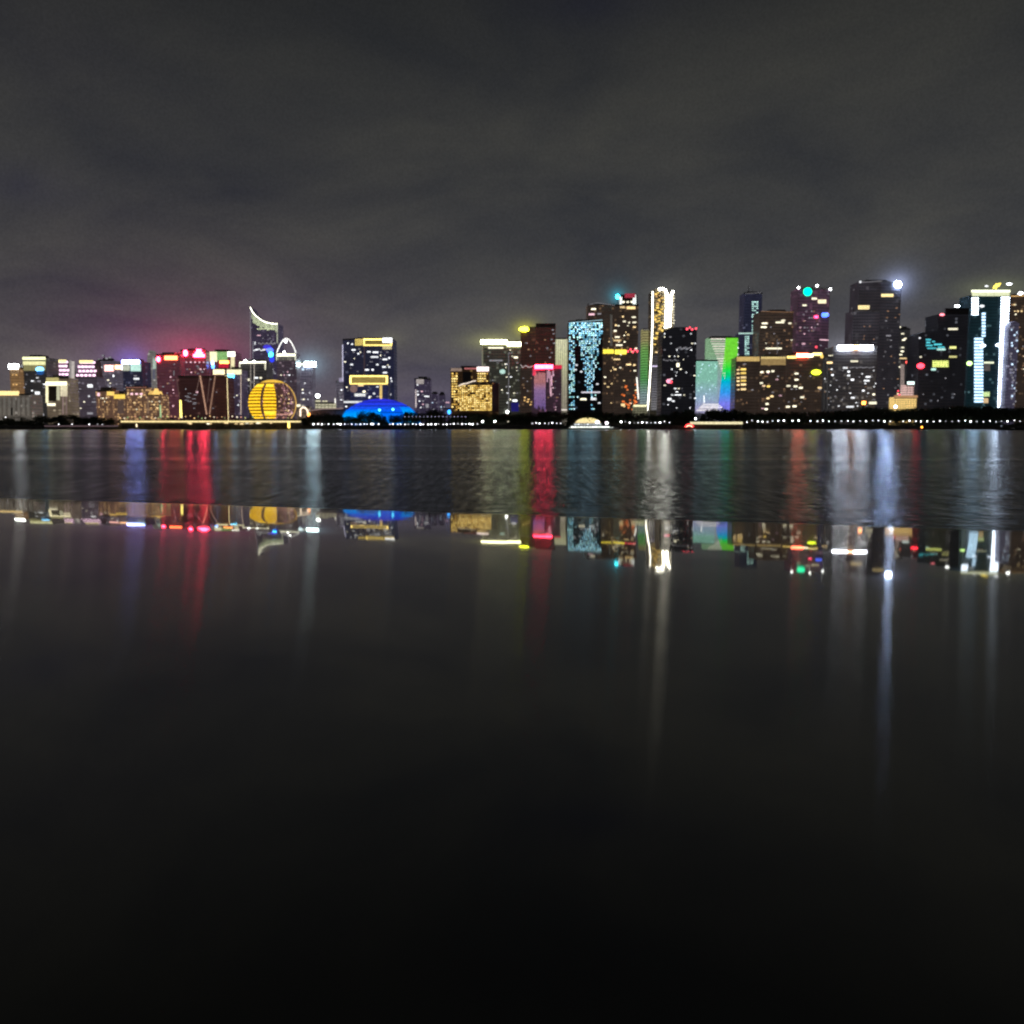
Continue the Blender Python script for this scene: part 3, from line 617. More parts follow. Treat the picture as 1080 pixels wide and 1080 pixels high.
t = Tower('blue_dot_tower', 'tower whose facade sparkles with pale blue dots gathered into a downward V', 'tower', (600, 636), 339, 1360, 30, wall((.06, .07, .09), .05, (.5, .7, 1), .1, seed=43))
BD = [glow((.3, .7, 1), 2.2, False), glow((.55, .88, 1), 2.6, False), glow((.2, .6, .85), 1.4, False), glow((.5, .95, .9), 1.8, False)]
t.line([(600.5, 340.5), (635.5, 337.5)], .4, glow((.5, .8, .9), .7))
cnt = 0
for j in range(44):
    y = 341+j*2.1; f = (y-341)/92
    for i in range(17):
        x = 601+i*2.1
        inV = (606+11*f*1.6) < x < (636-15*f) if f < .78 else abs(x-624.3) < 1.2
        ok = (x < 606 and R.random() < .62) or (inV and R.random() < (.85 if f < .3 else .62)) or R.random() < .02
        if f < .12: ok = R.random() < .8
        if ok: t.win(x+R.random()*.6-.3, y, 1.15+.4*R.random(), 1.25, R.choice(BD))
t.strip(613, 413, 633, 414.5, glow((.9, .85, .95), .8), 'light_strip'); t.strip(612, 420, 618.5, 422, CREAM, 'light_strip'); t.strip(623, 419.5, 629, 422, WHITE, 'light_strip')
for x, y in ((608, 385), (607, 390), (632, 425), (630, 405), (613, 392)): t.win(x, y, 2.5, 1.5, WHITE)
t.done()

t = Tower('twin_brown_tower', 'left half of the brown twin tower, flat black roof peering over the blue dotted tower', 'tower', (620, 648.5), 321, 1440, 30, W_brn, roofplant=False)
t.line([(621, 321.5), (630, 319.5), (648, 322)], .3, DIMW); t.win(626, 326, 5, 1.6, CREAM); t.win(624, 331.5, 6, 2, PINKW); t.win(632, 331, 4, 1.5, DIMW); t.scatter(637, 340, 648, 434, 22, MIXO+[WARM, CREAM], (1, 2.6))
t.strip(643.5, 332, 645.8, 365, glow((.35, .32, .28), .25), 'lit_shaft', .5); t.strip(636, 368.5, 648.4, 373, glow((1, .8, .08), 1.6), 'sign', .9)
t = Tower('twin_brown_tower', 'right half of the brown twin tower, white finned crown beside a teal beacon', 'tower', (648.5, 673.5), 321.5, 1430, 30, W_brn, roofplant=False)
for i in range(6): t.strip(653.5+i*1.0 if i < 3 else 664+i*1.2, 313 if i < 3 else 311, 654.1+i*1.0 if i < 3 else 664.7+i*1.2, 321.5, glow((.9, 1, .95), 1.6), 'crown_light', .2)
t.strip(653, 310.5, 672, 321.3, plain('crown_screen', (.08, .06, .06), .5, .4), 'crown', -.6)
t.strip(659, 309.5, 670, 314, glow((.8, .08, .14), .9, cell=1.4), 'sign', .6)
for x in (657.5, 662, 666.5): t.win(x, 318.5, 2.5, 1.8, CREAM)
t.blob(651.3, 313, 2.2, 2.6, glow((.05, .75, .95), 9), 'beacon', 1); t.line([(651.3, 322), (651.3, 314)], .3, METAL, 'mast', .5)
t.strip(661, 323.3, 670, 326, glow((1, .7, .3), 1.6), 'light_strip'); t.strip(654, 323, 659, 325, WARM, 'light_strip')
t.strip(648.6, 369, 660.5, 373.5, glow((1, .8, .08), 1.8), 'sign', .9)
for x, y in ((662, 370.5), (665, 368.5), (667.5, 371), (670, 368.8), (672, 370.5)): t.win(x, y, 2, 2, REDW, 'sign')
for x, y, w in ((657, 334, 1.8), (658.5, 339, 3), (668.5, 334.5, 4), (669, 340, 4), (669, 345, 3), (649.5, 343, 2), (648.8, 349, 3), (651, 355.5, 5), (651, 359, 8), (653, 364, 7), (662.5, 353, 2.5), (650.5, 379, 7), (663, 384.5, 5), (669, 385, 2.5), (669.5, 391, 2.5), (648.7, 389.5, 3)): t.win(x, y, w, 1.5, R.choice([WARM, CREAM]))
for i in range(26): t.win(656+15*R.random(), 405+27*R.random(), 1.4+R.random(), 1.6, glow((1, .22, .05), .8, False))  # orange-red reflection on the facade, imitated by small glowing panes
t.line([(671.5, 398), (673.3, 421)], .8, glow((1, 1, .9), 1.8)); t.scatter(650, 330, 672, 432, 34, MIXO+[CREAM], (1, 2.6)); t.win(657, 427, 4, 2.6, WARM)

t = Tower('green_panel_tower', 'narrow tower washed green with pale foot, left of the white outlined tower', 'tower', (678, 689), 347, 1480, 18, grad(((0, (.35, .36, .38)), (.3, (.3, .42, .42)), (.5, (.12, .42, .12)), (.85, (.2, .5, .12)), (1, (.4, .36, .16))), 10, 105, .75, 3.2), roofplant=False)
t.line([(678.2, 348), (687, 347.6)], .3, DIMW)
t = Tower('low_lit_roof', 'small pale yellow roofed pavilion at the foot of the white outlined tower', 'pavilion', (668, 683), 428, 1300, 10, glow((.5, .48, .3), .4, cell=2.5), roofplant=False, group=None)
t.strip(668, 427, 682, 429, glow((.9, .85, .5), 1.2), 'eave')

t = Tower('outline_curve_tower', 'tallest centre tower outlined by brilliant white curved lines over gold windows', 'tower', (687, 711), 306, 1450, 26, wall((.22, .18, .12), .35, (1, .7, .3), .25, seed=44, wash=(.012, .009, .005)), roofplant=False,
          poly=[(687.5, 307), (690, 305.5), (695, 304.5), (702, 306), (703.5, 309), (706, 310), (709, 306.5), (711, 306)])
WL = glow((1, .97, .82), 16, True, .08); WL2 = glow((1, .96, .82), 5, True, .08)
t.line([(688.2, 307.5), (688, 340), (687, 370), (685.2, 400), (683.4, 425), (682.6, 433)], .75, WL2, 'light_strip', 1.2)
t.line([(694.5, 305.5), (698, 304.6), (701.5, 306), (703, 310), (703, 325), (702, 346)], 1.35, WL, 'light_strip', 1.4)
t.line([(709.8, 307), (707.5, 312), (706.8, 325), (706, 345)], 1.2, WL, 'light_strip', 1.4)
for i in range(12): t.win(710+R.random(), 309+i*2.9, 1.6, .9, CREAM)
for i in range(60): t.win(690+10*R.random(), 309+57*(i/60), 1.8+1.4*R.random(), 1.0, R.choice([GOLDW, WARM2, HG[0], GOLDW]))
t.strip(686.5, 374, 700, 433, grad(((0, (.4, .39, .4)), (.5, (.25, .24, .27)), (1, (.12, .11, .12))), 8, 75, .55, 3.0), 'lit_panel', .5); t.win(694, 371.5, 6, 1.1, WARM); t.win(698, 371, 2.6, 2.6, WARM)
t.strip(687, 385.5, 700, 387, glow((.7, .6, .85), .9), 'light_strip', .9)
for i in range(7): t.win(698.3, 379+i*1.9, 1.8, 1.1, PINKW)
t.win(690, 394.5, 4, 2, COOL); t.win(694, 391, 2, 4, DIMW); t.done()

t = Tower('black_tower', 'black tower sprinkled with white windows, small red lamps on its roof corner', 'tower', (698.5, 735), 347, 1340, 30, W_blk, poly=[(698.5, 350), (706, 346.5), (712, 345), (724, 345), (724.5, 346.5), (735, 348)])
for x, y in ((724.5, 347), (727.5, 345.5), (730, 347.5), (734, 346.5)): t.win(x, y, 2, 1.8, REDW, 'roof_light')
t.blob(705, 402, 2.4, 2.2, glow((1, .35, .5), 2.2)); t.win(715, 385, 3, 4, CREAM); t.blob(707.5, 403, 1.6, 1.6, REDW)
for i in range(9): t.win(700+i*1.9, 379.5+.5*(i % 3), 1.5, .8, DIMW)
for i in range(9): t.win(714+i*1.8, 368-.8*(i % 3), 2, 1, DIMW)
t.win(715, 416.5, 7, 1, WHITE); t.win(706, 421, 4, 2.4, WHITE); t.win(710, 423, 3, 1.6, WHITE)
t.scatter(700, 352, 734, 432, 56, [WHITE, WHITE, DIMW, CREAM], (.9, 2.4))

t = Tower('led_block', 'lower block washed teal and lilac with scattered sparkles, left part of the rainbow lit pair', 'building', (734, 757), 380, 1352, 20, grad(((0, (.5, .5, .54)), (.25, (.45, .42, .72)), (.55, (.36, .52, .7)), (1, (.3, .66, .52))), 6, 52, 1.0, 1.8), roofplant=False)
for i in range(26): t.win(735+21*R.random(), 382+42*R.random(), 1.1, .9, R.choice([TEALW, COOL]))
for i in range(5): t.strip(741-i*1.6, 426+i*1.6, 758+i*1.8, 426.8+i*1.6, glow((.9, .85, .8), 1.1), 'light_strip', .6)
t.strip(742, 417, 743, 425, WHITE, 'light_strip')
t = Tower('led_tower', 'tower with white striped left face and right face glowing green through cyan to violet', 'tower', (748, 778.5), 356, 1365, 22, grad(((0, (.4, .38, .7)), (.5, (.36, .5, .62)), (1, (.3, .52, .3))), 0, 80, .95, 2.0), roofplant=False)
t.strip((765.5, 757), 356.5, (778.3, 775.5), 434, grad(((0, (.25, .18, .8)), (.28, (.22, .24, .95)), (.45, (.04, .38, 1)), (.62, (.0, .5, .75)), (.72, (0, .7, .25)), (.84, (.02, .85, .05)), (1, (.2, .8, .05))), 6, 76, .85), 'led_screen', .5)
for i in range(17):
    y = 357+i*2.6; x0 = 749.5+max(0, i-1)*.95
    if y < 400: t.strip(x0, y, 765, y+.9, glow((.95, .85, .75), .9), 'light_strip', .5)
t.strip(750, 354.5, 772, 356.5, plain('roof_screen_dark', (.03, .03, .03), .5, 1), 'roof_screen', -1)
for x, y in ((777.5, 361), (778, 367), (778, 374)): t.win(x, y, 2, 1.3, WHITE)

# gold topped trio
t = Tower('gold_top_block', 'dark block with dull gold roof band and warm left windows beside the rainbow tower', 'building', (776, 801.5), 377, 1335, 24, W_brn, group='dark blocks with gold lit tops')
t.strip(777, 376.3, 801, 381, glow((.9, .62, .22), .8), 'crown_light'); t.scatter(777, 384, 800, 434, 12, [DIMO, DIMW])
for y in (390, 394, 398.5, 402, 406, 411): 
    t.win(778.5, y, 3, 1.4, WARM); t.win(784, y-.5, 5.5, 2, R.choice([WARM, GOLDW]))
t = Tower('gold_top_block', 'dark block with soft golden roof glow and scattered warm windows, middle of three gold tops', 'building', (802, 829), 377, 1335, 24, W_brn, group='dark blocks with gold lit tops')
t.strip(802.5, 376.3, 828.5, 378.5, glow((1, .75, .3), 1.0), 'crown_light'); t.strip(802.5, 378.6, 828.5, 385, grad(((0, (.12, .07, .03)), (1, (.6, .4, .16))), 50, 62, .5), 'lit_panel')
for x, y in ((803.5, 392.5), (810, 392), (815, 391.5), (803, 404), (805.5, 407), (810.5, 407.5), (810, 420), (808, 431.5), (814, 418), (809, 426)): t.win(x, y, 3.2, 1.8, R.choice([WARM, CREAM, GOLDW]))
t.scatter(803, 390, 828, 433, 22, [DIMO, DIMW, PINKW])
t = Tower('gold_top_block', 'dark block with bright gold roof line, red sign and lime green sign', 'building', (830, 868), 374, 1335, 24, W_brn, group='dark blocks with gold lit tops')
t.strip(830, 375.5, 840, 378, glow((1, .72, .2), 1.8), 'crown_light'); t.strip(840, 373.5, 857, 376.5, glow((1, .85, .6), 5), 'crown_light', 1.2); t.strip(857, 372, 867, 375, glow((1, .8, .3), 2), 'crown_light')
t.strip(840, 373, 852, 376.8, glow((1, .14, .07), 30, True, .1), 'sign', 1.6); t.blob(860.5, 392.7, 5, 2.6, glow((.75, .95, .03), 4)); t.blob(866.5, 376, 1.6, 2, GOLDW, 'lamp')
for x, y in ((840, 394), (840, 400.5), (831.5, 407), (839, 407.5), (844.5, 409), (846, 419), (831, 429), (838, 428.5), (864.5, 409)): t.win(x, y, 4, 1.8, R.choice([WARM, CREAM]))
t.scatter(831, 390, 866, 433, 18, [DIMO, DIMW])

t = Tower('spired_glass_tower', 'dark blue tower with thin antenna and columns of pale teal windows above the gold tops', 'tower', (785, 804), 309, 1500, 24, W_blu)
t.line([(790.5, 309), (790.5, 301)], .4, METAL, 'antenna', -4); t.line([(786, 310), (803, 308.5)], .3, DIMW)
for j in range(26):
    for i in range(3):
        if R.random() < .75: t.win(794+i*2.3, 318.5+j*2.25, 1.9, 1.1, TEALW)
for x in (786.5, 794, 803): t.win(x, 309, 1.4, 1, WHITE, 'roof_light')
t = Tower('stepped_wing', 'lower shoulder block on the left of the antenna tower with teal lit rows', 'building', (779.5, 797), 351, 1490, 20, W_blu, roofplant=False)
t.strip(779, 351, 801, 352.3, glow((.6, .9, .8), .8), 'light_strip')
for j in range(11):
    for x in (786.5, 789): 
        if R.random() < .85: t.win(x, 355+j*2, 2, 1, TEALW)
t = Tower('brown_tower', 'plain brown tower with few lit windows left of the green beacon tower', 'tower', (801, 841), 329, 1450, 30, W_brn)
for x, y, w in ((806.5, 341, 6), (805.5, 345, 6), (822.5, 340, 9), (826, 338, 4), (816, 367.5, 17), (833, 341, 3)): t.win(x, y, w, 1.6, CREAM)
t.line([(802, 328.5), (840, 329.5)], .3, DIMO); t.line([(819.5, 358), (819.5, 376)], .3, DIMW); t.scatter(803, 345, 840, 374, 26, [DIMO, DIMW, CREAM], (1, 2.2))
t = Tower('green_beacon_tower', 'purple tinted tower with a round green beacon at its top left', 'tower', (841.5, 863.5, 875.5), 304, 1430, 28, W_pur, ds=(0, 0, 8))
t.blob(851.5, 307.8, 4.4, 4.2, glow((0, .9, .42), 3), 'beacon'); t.blob(868.8, 332.3, 4.6, 2.4, glow((.06, .14, 1), 3.5)); t.blob(860.5, 334.3, 2.2, 1.5, glow((1, .05, .15), 6))
for x, y in ((841.8, 303.5), (861.5, 301.5), (875, 305)): t.blob(x, y, 1.2, 1.2, L_WHT, 'roof_light')
t.strip(856, 314, 861.5, 316, CREAM, 'light_strip'); t.strip(862.5, 316, 871, 320, glow((1, .85, .55), 1.8), 'light_strip'); t.win(848.5, 322, 4.5, 1.6, CREAM); t.win(847.5, 362.5, 3.5, 1.6, PINKW); t.win(869, 358.5, 9, 1, PINKW); t.blob(860.5, 366, 1.3, 1.3, REDW)
t.scatter(843, 325, 863, 366, 34, [PINKW, DIMO, DIMW, DIMW], (1, 2.2)); t.scatter(864.5, 310, 874, 410, 10, [DIMW, CREAM], (1, 2))
t = Tower('narrow_white_edge_tower', 'narrow grey tower with faint vertical ribs beside the lime signed block', 'tower', (867, 879), 376, 1345, 20, W_gry)
t.win(876, 375.5, 5, 1.6, CREAM); t.win(875, 382.5, 6, 2, WARM)
for x in (868.5, 872): t.strip(x, 384, x+.9, 432, glow((.35, .34, .34), .16), 'lit_fin', .5)
t.scatter(868, 386, 878, 432, 14, [WHITE, DIMW, DIMO], (1, 2))
t = Tower('white_bar_tower', 'grey tower with a long blazing white bar sign across its top', 'tower', (878.5, 925), 366, 1345, 30, wall((.22, .21, .22), .14, (1, .9, .8), .12, seed=46, wash=(.024, .022, .024)))
t.strip(884, 364.3, 899, 368.6, L_BIGW, 'sign', 2); t.strip(899, 364.3, 906, 368.6, glow((1, .45, .25), 14, True, .05), 'sign', 1.99); t.strip(906, 364.3, 920, 368.6, L_BIGW, 'sign', 2)
for x, y, w in ((901, 381, 8), (891.5, 388, 5), (895, 392, 2.5), (895, 396, 3), (915.5, 397.5, 5), (914, 401.5, 6), (899, 400.5, 3), (910.5, 412, 2.5), (921.5, 416, 2.5), (899.5, 419.5, 4), (896.5, 429, 8), (878, 395.5, 2.4)): t.win(x, y, w, 1.7, R.choice([CREAM, WHITE]))
for i in range(12): t.win(897+i*2.2, 388-.4*(i % 3), 1.5, 1, DIMW)
t.scatter(880, 384, 924, 432, 44, [DIMW, DIMW, WHITE, DIMO], (1, 2.2))
t.win(911, 425, 4, 3.4, L_ORG, 'lamp'); t.win(920.5, 425, 8, 2.6, CREAM)
W_star = wall((.15, .14, .16), .06, (.9, .85, .9), .1, seed=47, wash=(.02, .018, .022))
t = Tower('star_tower', 'tallest right tower of dark stone with a dazzling blue-white lamp on its roof corner', 'tower', (905.5, 929, 951), 297, 1450, 28, W_star, ds=(0, 0, 6))
t.blob(946.3, 300, 3.2, 3.4, L_STAR, 'roof_light', 2); t.line([(907, 298), (930, 296.5)], .3, DIMW); t.blob(907, 297.5, 1.4, 1.2, WHITE, 'roof_light')
t.strip(929.5, 310, 942, 313, glow((1, .78, .35), 1.7), 'sign'); t.win(937, 354, 5, 1.2, DIMW); t.scatter(931, 318, 949, 430, 26, [DIMW, DIMO], (1, 2.4))
t = Tower('stone_wing_tower', 'plain dark tower wing with gold sign on top, before the dazzling lamp tower', 'tower', (899.5, 928), 328, 1420, 24, W_star, roofplant=False)
t.strip(905.7, 321.8, 917, 326.2, glow((1, .8, .38), 1.8, True, .1, 1.6), 'sign', -2); t.scatter(901, 334, 927, 362, 8, [DIMO], (1, 2))
t = Tower('slim_tower', 'slim dim tower with dotted lights right of the dazzling lamp tower', 'tower', (947.5, 960), 347, 1550, 18, W_gry)
for x, y in ((948.5, 345), (952, 352), (953, 358.5), (952, 366.5), (951.5, 370.5), (955, 357), (950, 374), (949.5, 387)): t.win(x, y, 3, 1.4, CREAM)
t.win(953, 378, 8, 1.2, WARM); t.blob(957, 382, 2.2, 1.8, glow((1, .1, .08), 5)); t.strip(949.5, 384, 953.5, 412, glow((.7, .55, .5), .45, cell=2), 'lit_shaft')
for i in range(12): t.win(946+9*R.random(), 405+12*R.random(), 1.8, 1.4, R.choice([PINKW, REDW, WARM, CREAM]))
t = Tower('pink_lit_block', 'small pink and white lit block with bright pale roof above the gold pavilion', 'building', (956, 964), 406, 1320, 14, glow((.85, .55, .5), .8, cell=2.5), roofplant=False)
t.strip(957, 402.5, 964, 405.5, glow((.8, 1, .95), 2.2), 'roof_light', 1)
t = Tower('gold_pavilion', 'low golden glowing pavilion on the riverfront below the dazzling lamp tower', 'pavilion', (943.5, 967), 419, 1290, 14, glow((1, .68, .24), 1.0, cell=2.2), roofplant=False, group=None)
t.strip(943, 417, 967.5, 419.5, glow((.75, .4, .2), .6), 'eave', 1.2); t.blob(944, 429, 1.6, 1.4, L_WHT, 'lamp')

t = Tower('black_sign_tower', 'black tower with cyan lettering and a green-yellow sign high on its left face', 'tower', (969, 1021), 350, 1332, 30, W_blk, poly=[(969, 378), (969, 353), (973, 350.5), (989, 349.5), (989, 331.5), (1021.5, 331.5)])
mc = glow((.1, .65, .75), .9)
for x_, y_, w_ in ((976.5, 357.5, 5), (977, 360.5, 4), (983, 359.5, 3), (976.5, 363.5, 7), (985, 362.5, 8), (978, 366.5, 9), (989, 365.5, 7)): t.strip(x_, y_, x_+w_, y_+1.6, mc, 'sign', .5)
t.strip(988, 367.5, 997, 369.5, TEALW, 'sign', .5)
t.strip(983.5, 380.5, 1000, 387, glow((.85, .95, .25), 2.0, cell=2.2), 'sign', .9); t.win(984.5, 389.5, 5, 2.4, TEALW); t.win(1005, 366.5, 7, 2.4, glow((.9, .9, .3), 1.2, False)); t.win(1005, 376.3, 8, 2, glow((.8, .75, .3), .8, False)); t.win(1005, 347, 10, 2, CREAM)
t.blob(970.5, 386, 4, 2.8, glow((1, .03, .05), 7), 'sign', 1); t.blob(993, 332, 2.6, 1.2, glow((1, .2, .25), 3), 'roof_light'); t.blob(1011, 322.5, 2.8, 1, L_WHT, 'roof_light', -3)
t.strip(997.5, 325, 1022, 331.6, plain('plant_screen', (.05, .05, .055), .5, .5), 'roof_plant', -2)
t.win(970, 356.5, 2, 1.4, WHITE); t.win(971, 376.5, 2.4, 1.4, CREAM); t.blob(1022, 383.3, 3, 2.4, glow((.6, 1, .3), 3), 'sign', 1); t.scatter(972, 392, 1020, 428, 6, [DIMW], (1, 1.8))

t = Tower('striped_light_tower', 'tall tower flanked by columns of icy white light stripes under a pale yellow crown', 'tower', (1024.5, 1065), 311, 1380, 28, wall((.05, .1, .12), .15, (.4, .8, .9), .12, seed=48, wash=(.004, .014, .018)), roofplant=False)
t.strip(1024.5, 306, 1065, 308.2, glow((.93, .98, .68), 1.8), 'crown_light', 1.2); t.strip(1025, 308.4, 1064.5, 312.3, glow((.9, .95, .6), 1.3), 'crown_light', .9)
ST1 = glow((.7, .82, 1), 6.5, True, .15); ST2 = glow((.5, .75, 1), 2.2, True, .15)
for j in range(7): t.strip(1024.8, 314+j*2.75, 1031.5, 315.6+j*2.75, ST1, 'light_stripe', .9)
for j in range(29): t.strip(1027.5 if j > 7 else 1035.5, 330+j*3.3, 1036.5 if j > 7 else 1039, 332+j*3.3, ST2, 'light_stripe', .9)
for j in range(42): 
    y = 313.5+j*2.8; x = 1056-4.0*(y-313)/115
    t.strip(x, y, x+8.5-.03*j, y+1.7, ST1, 'light_stripe', .9)
t.strip(1037.5, 381.5, 1048, 383.5, glow((.8, .85, .6), 1.1), 'light_strip'); t.strip(1037, 384.5, 1044, 391.5, glow((.5, .45, .42), .4, cell=1.6), 'lit_panel'); t.strip(1036.5, 413.5, 1043.5, 418, glow((.7, .9, .4), 1.1, cell=1.5), 'lit_panel'); t.strip(1037, 420, 1042, 425, glow((.8, .55, .3), .8), 'lit_panel')
t.blob(1035, 323, 2.8, 1.4, WHITE, 'lamp'); t.blob(1036, 364.5, 3, 1.6, ST1, 'lamp'); t.blob(1053, 364, 3.5, 1.8, ST1, 'lamp')
m = MB(); m.tube([t.F(x, y, .6) for x, y in ((1047, 304.5), (1049, 302), (1053, 300.5), (1055, 298.8))], [.7, 1.6, 1.9, .6], 8); m.tube([t.F(x, y, .6) for x, y in ((1050, 305.5), (1051, 301), (1050, 299))], [.6, 1.2, .4], 8)
m.build('emblem', glow((1, .78, .12), 1.8), t.root, smooth=True)
t.blob(1042, 301.3, 2, .9, WHITE, 'roof_light', -3); t.blob(1066, 299.2, 3, 1.2, glow((.9, .93, 1), 5), 'roof_light', -3)
for x in (1042, 1066): t.line([(x, 308), (x, 301)], .25, METAL, 'mast', -3)
t = Tower('lilac_slab', 'lilac grey slab with rippled window light hugging the right side of the striped tower', 'tower', (1058, 1076), 340, 1365, 22, wall((.3, .28, .4), .4, (.75, .75, 1), .22, seed=49, wash=(.05, .045, .075)), poly=[(1064.5, 345), (1066, 341), (1070, 338.5), (1075, 341)])
for i in range(30): t.win(1065.5+8*R.random(), 345+i*2.8, 1+R.random(), 1.8, R.choice([DIMW, DIMW, COOL]))
t = Tower('right_edge_tower', 'brown tower with many warm windows cut by the right edge of the photo', 'tower', (1064, 1096), 312, 1450, 28, W_brn)
t.line([(1066, 312.5), (1095, 311.5)], .5, WARM2); t.blob(1077.5, 309, 2.4, 1.4, L_WHT, 'roof_light', -2); t.scatter(1066, 318, 1094, 350, 34, [CREAM, WARM, DIMO, DIMO], (1, 2.2)); t.scatter(1077, 345, 1094, 432, 26, [CREAM, DIMO, DIMW], (1, 2.2))

# ================================================================== far bank: ground, quay, terraces
asphalt = plain('far_bank_ground', (.05, .05, .048), .9, .02, .4)
Y0 = 902
def tagS(o): o['kind'] = 'structure'; return o
tagS(mesh('far_bank_ground', [(-6000, Y0+.6, GZ-.3), (6000, Y0+.6, GZ-.3), (9000, 9000, GZ-.3), (-9000, 9000, GZ-.3)], [(0, 1, 2, 3)], asphalt))
tagS(MB().box(-2600, 2600, Y0+.02, Y0+14, -3, GZ-.02).build('promenade', plain('promenade_stone', (.10, .095, .09), .8, .3)))
m = MB()
m.box(-2600, 2600, Y0-.4, Y0+.01, GZ-.5, GZ+.25)
for i in range(-120, 120): m.box(i*9, i*9+.8, Y0-.25, Y0+.015, -2, GZ-.52)
o = m.build('quay_wall', plain('quay_stone', (.13, .125, .12), .8, .5)); tag(o, 'long dark stone quay wall with pilasters at the far water edge', 'wall')

# river
m_, t_, o_ = nt('river_water')
tc = N(t_, 'ShaderNodeNewGeometry')
mp = N(t_, 'ShaderNodeMapping'); t_.links.new(tc.outputs['Position'], mp.inputs[0]); mp.inputs['Scale'].default_value = (.4, .7, 1)
n1 = N(t_, 'ShaderNodeTexNoise'); n1.inputs['Scale'].default_value = 1.0; n1.inputs['Detail'].default_value = 4; t_.links.new(mp.outputs[0], n1.inputs['Vector'])
mp2 = N(t_, 'ShaderNodeMapping'); t_.links.new(tc.outputs['Position'], mp2.inputs[0]); mp2.inputs['Scale'].default_value = (.0035, .035, 1)
n2 = N(t_, 'ShaderNodeTexNoise'); n2.inputs['Scale'].default_value = 1.0; n2.inputs['Detail'].default_value = 3; t_.links.new(mp2.outputs[0], n2.inputs['Vector'])
bp = N(t_, 'ShaderNodeBump'); bp.inputs['Distance'].default_value = .22; mrb = N(t_, 'ShaderNodeMapRange'); mrb.inputs[1].default_value = 60; mrb.inputs[2].default_value = 300; mrb.inputs[3].default_value = 1.0; mrb.inputs[4].default_value = .1; sy_ = N(t_, 'ShaderNodeSeparateXYZ'); t_.links.new(tc.outputs['Position'], sy_.inputs[0]); t_.links.new(sy_.outputs[1], mrb.inputs[0]); t_.links.new(mrb.outputs[0], bp.inputs['Strength']); t_.links.new(n1.outputs['Fac'], bp.inputs['Height'])
gl = N(t_, 'ShaderNodeBsdfAnisotropic'); gl.distribution = 'GGX'
rr = N(t_, 'ShaderNodeMapRange'); rr.inputs[1].default_value = .3; rr.inputs[2].default_value = .7; rr.inputs[3].default_value = .17; rr.inputs[4].default_value = .22
t_.links.new(n2.outputs['Fac'], rr.inputs[0]); 
spz = N(t_, 'ShaderNodeSeparateXYZ'); t_.links.new(tc.outputs['Position'], spz.inputs[0])
wob = M(t_, 'ADD', spz.outputs[1], M(t_, 'MULTIPLY', spz.outputs[0], .02)); wob = M(t_, 'MULTIPLY_ADD', n2.outputs['Fac'], 9.0, wob)
rb = rr.outputs[0]
for yc, hw, kk in ((150, 2.6, .72), (420, 26, .85), (610, 40, .85), (235, 4, .86)):
    g_ = M(t_, 'DIVIDE', M(t_, 'SUBTRACT', wob, yc+4), hw); g_ = M(t_, 'EXPONENT', M(t_, 'MULTIPLY', M(t_, 'MULTIPLY', g_, g_), -1.0))
    rb = M(t_, 'MULTIPLY', rb, M(t_, 'MULTIPLY_ADD', g_, kk-1, 1.0))
t_.links.new(rb, gl.inputs['Roughness']); gl.inputs['Anisotropy'].default_value = .5
tg_ = N(t_, 'ShaderNodeCombineXYZ'); tg_.inputs[0].default_value = 1; t_.links.new(tg_.outputs[0], gl.inputs['Tangent'])
t_.links.new(bp.outputs[0], gl.inputs['Normal'])

mp3 = N(t_, 'ShaderNodeMapping'); t_.links.new(tc.outputs['Position'], mp3.inputs[0]); mp3.inputs['Scale'].default_value = (1.5, .16, 1)
n3 = N(t_, 'ShaderNodeTexNoise'); n3.inputs['Scale'].default_value = 1.0; n3.inputs['Detail'].default_value = 3; n3.inputs['Roughness'].default_value = .65; t_.links.new(mp3.outputs[0], n3.inputs['Vector'])
sh = N(t_, 'ShaderNodeMapRange'); sh.inputs[1].default_value = .34; sh.inputs[2].default_value = .66; sh.inputs[3].default_value = .62; sh.inputs[4].default_value = 1.18; t_.links.new(n3.outputs['Fac'], sh.inputs[0])
shc = N(t_, 'ShaderNodeCombineColor')
for i_, c_ in enumerate((.84, .88, .93)): t_.links.new(M(t_, 'MULTIPLY', sh.outputs[0], c_), shc.inputs[i_])
t_.links.new(shc.outputs[0], gl.inputs['Color'])  # ripple shimmer painted into the reflection tint by noise
fr = N(t_, 'ShaderNodeFresnel'); fr.inputs[0].default_value = 1.33
df = N(t_, 'ShaderNodeBsdfDiffuse'); df.inputs[0].default_value = (.012, .014, .016, 1)
mx = N(t_, 'ShaderNodeMixShader'); t_.links.new(M(t_, 'MULTIPLY', fr.outputs[0], .97), mx.inputs[0]); t_.links.new(df.outputs[0], mx.inputs[1]); t_.links.new(gl.outputs[0], mx.inputs[2]); t_.links.new(mx.outputs[0], o_.inputs[0])
tagS(mesh('river', [(-6000, -1, 0), (6000, -1, 0), (6000, Y0+.5, 0), (-6000, Y0+.5, 0)], [(0, 1, 2, 3)], m_))

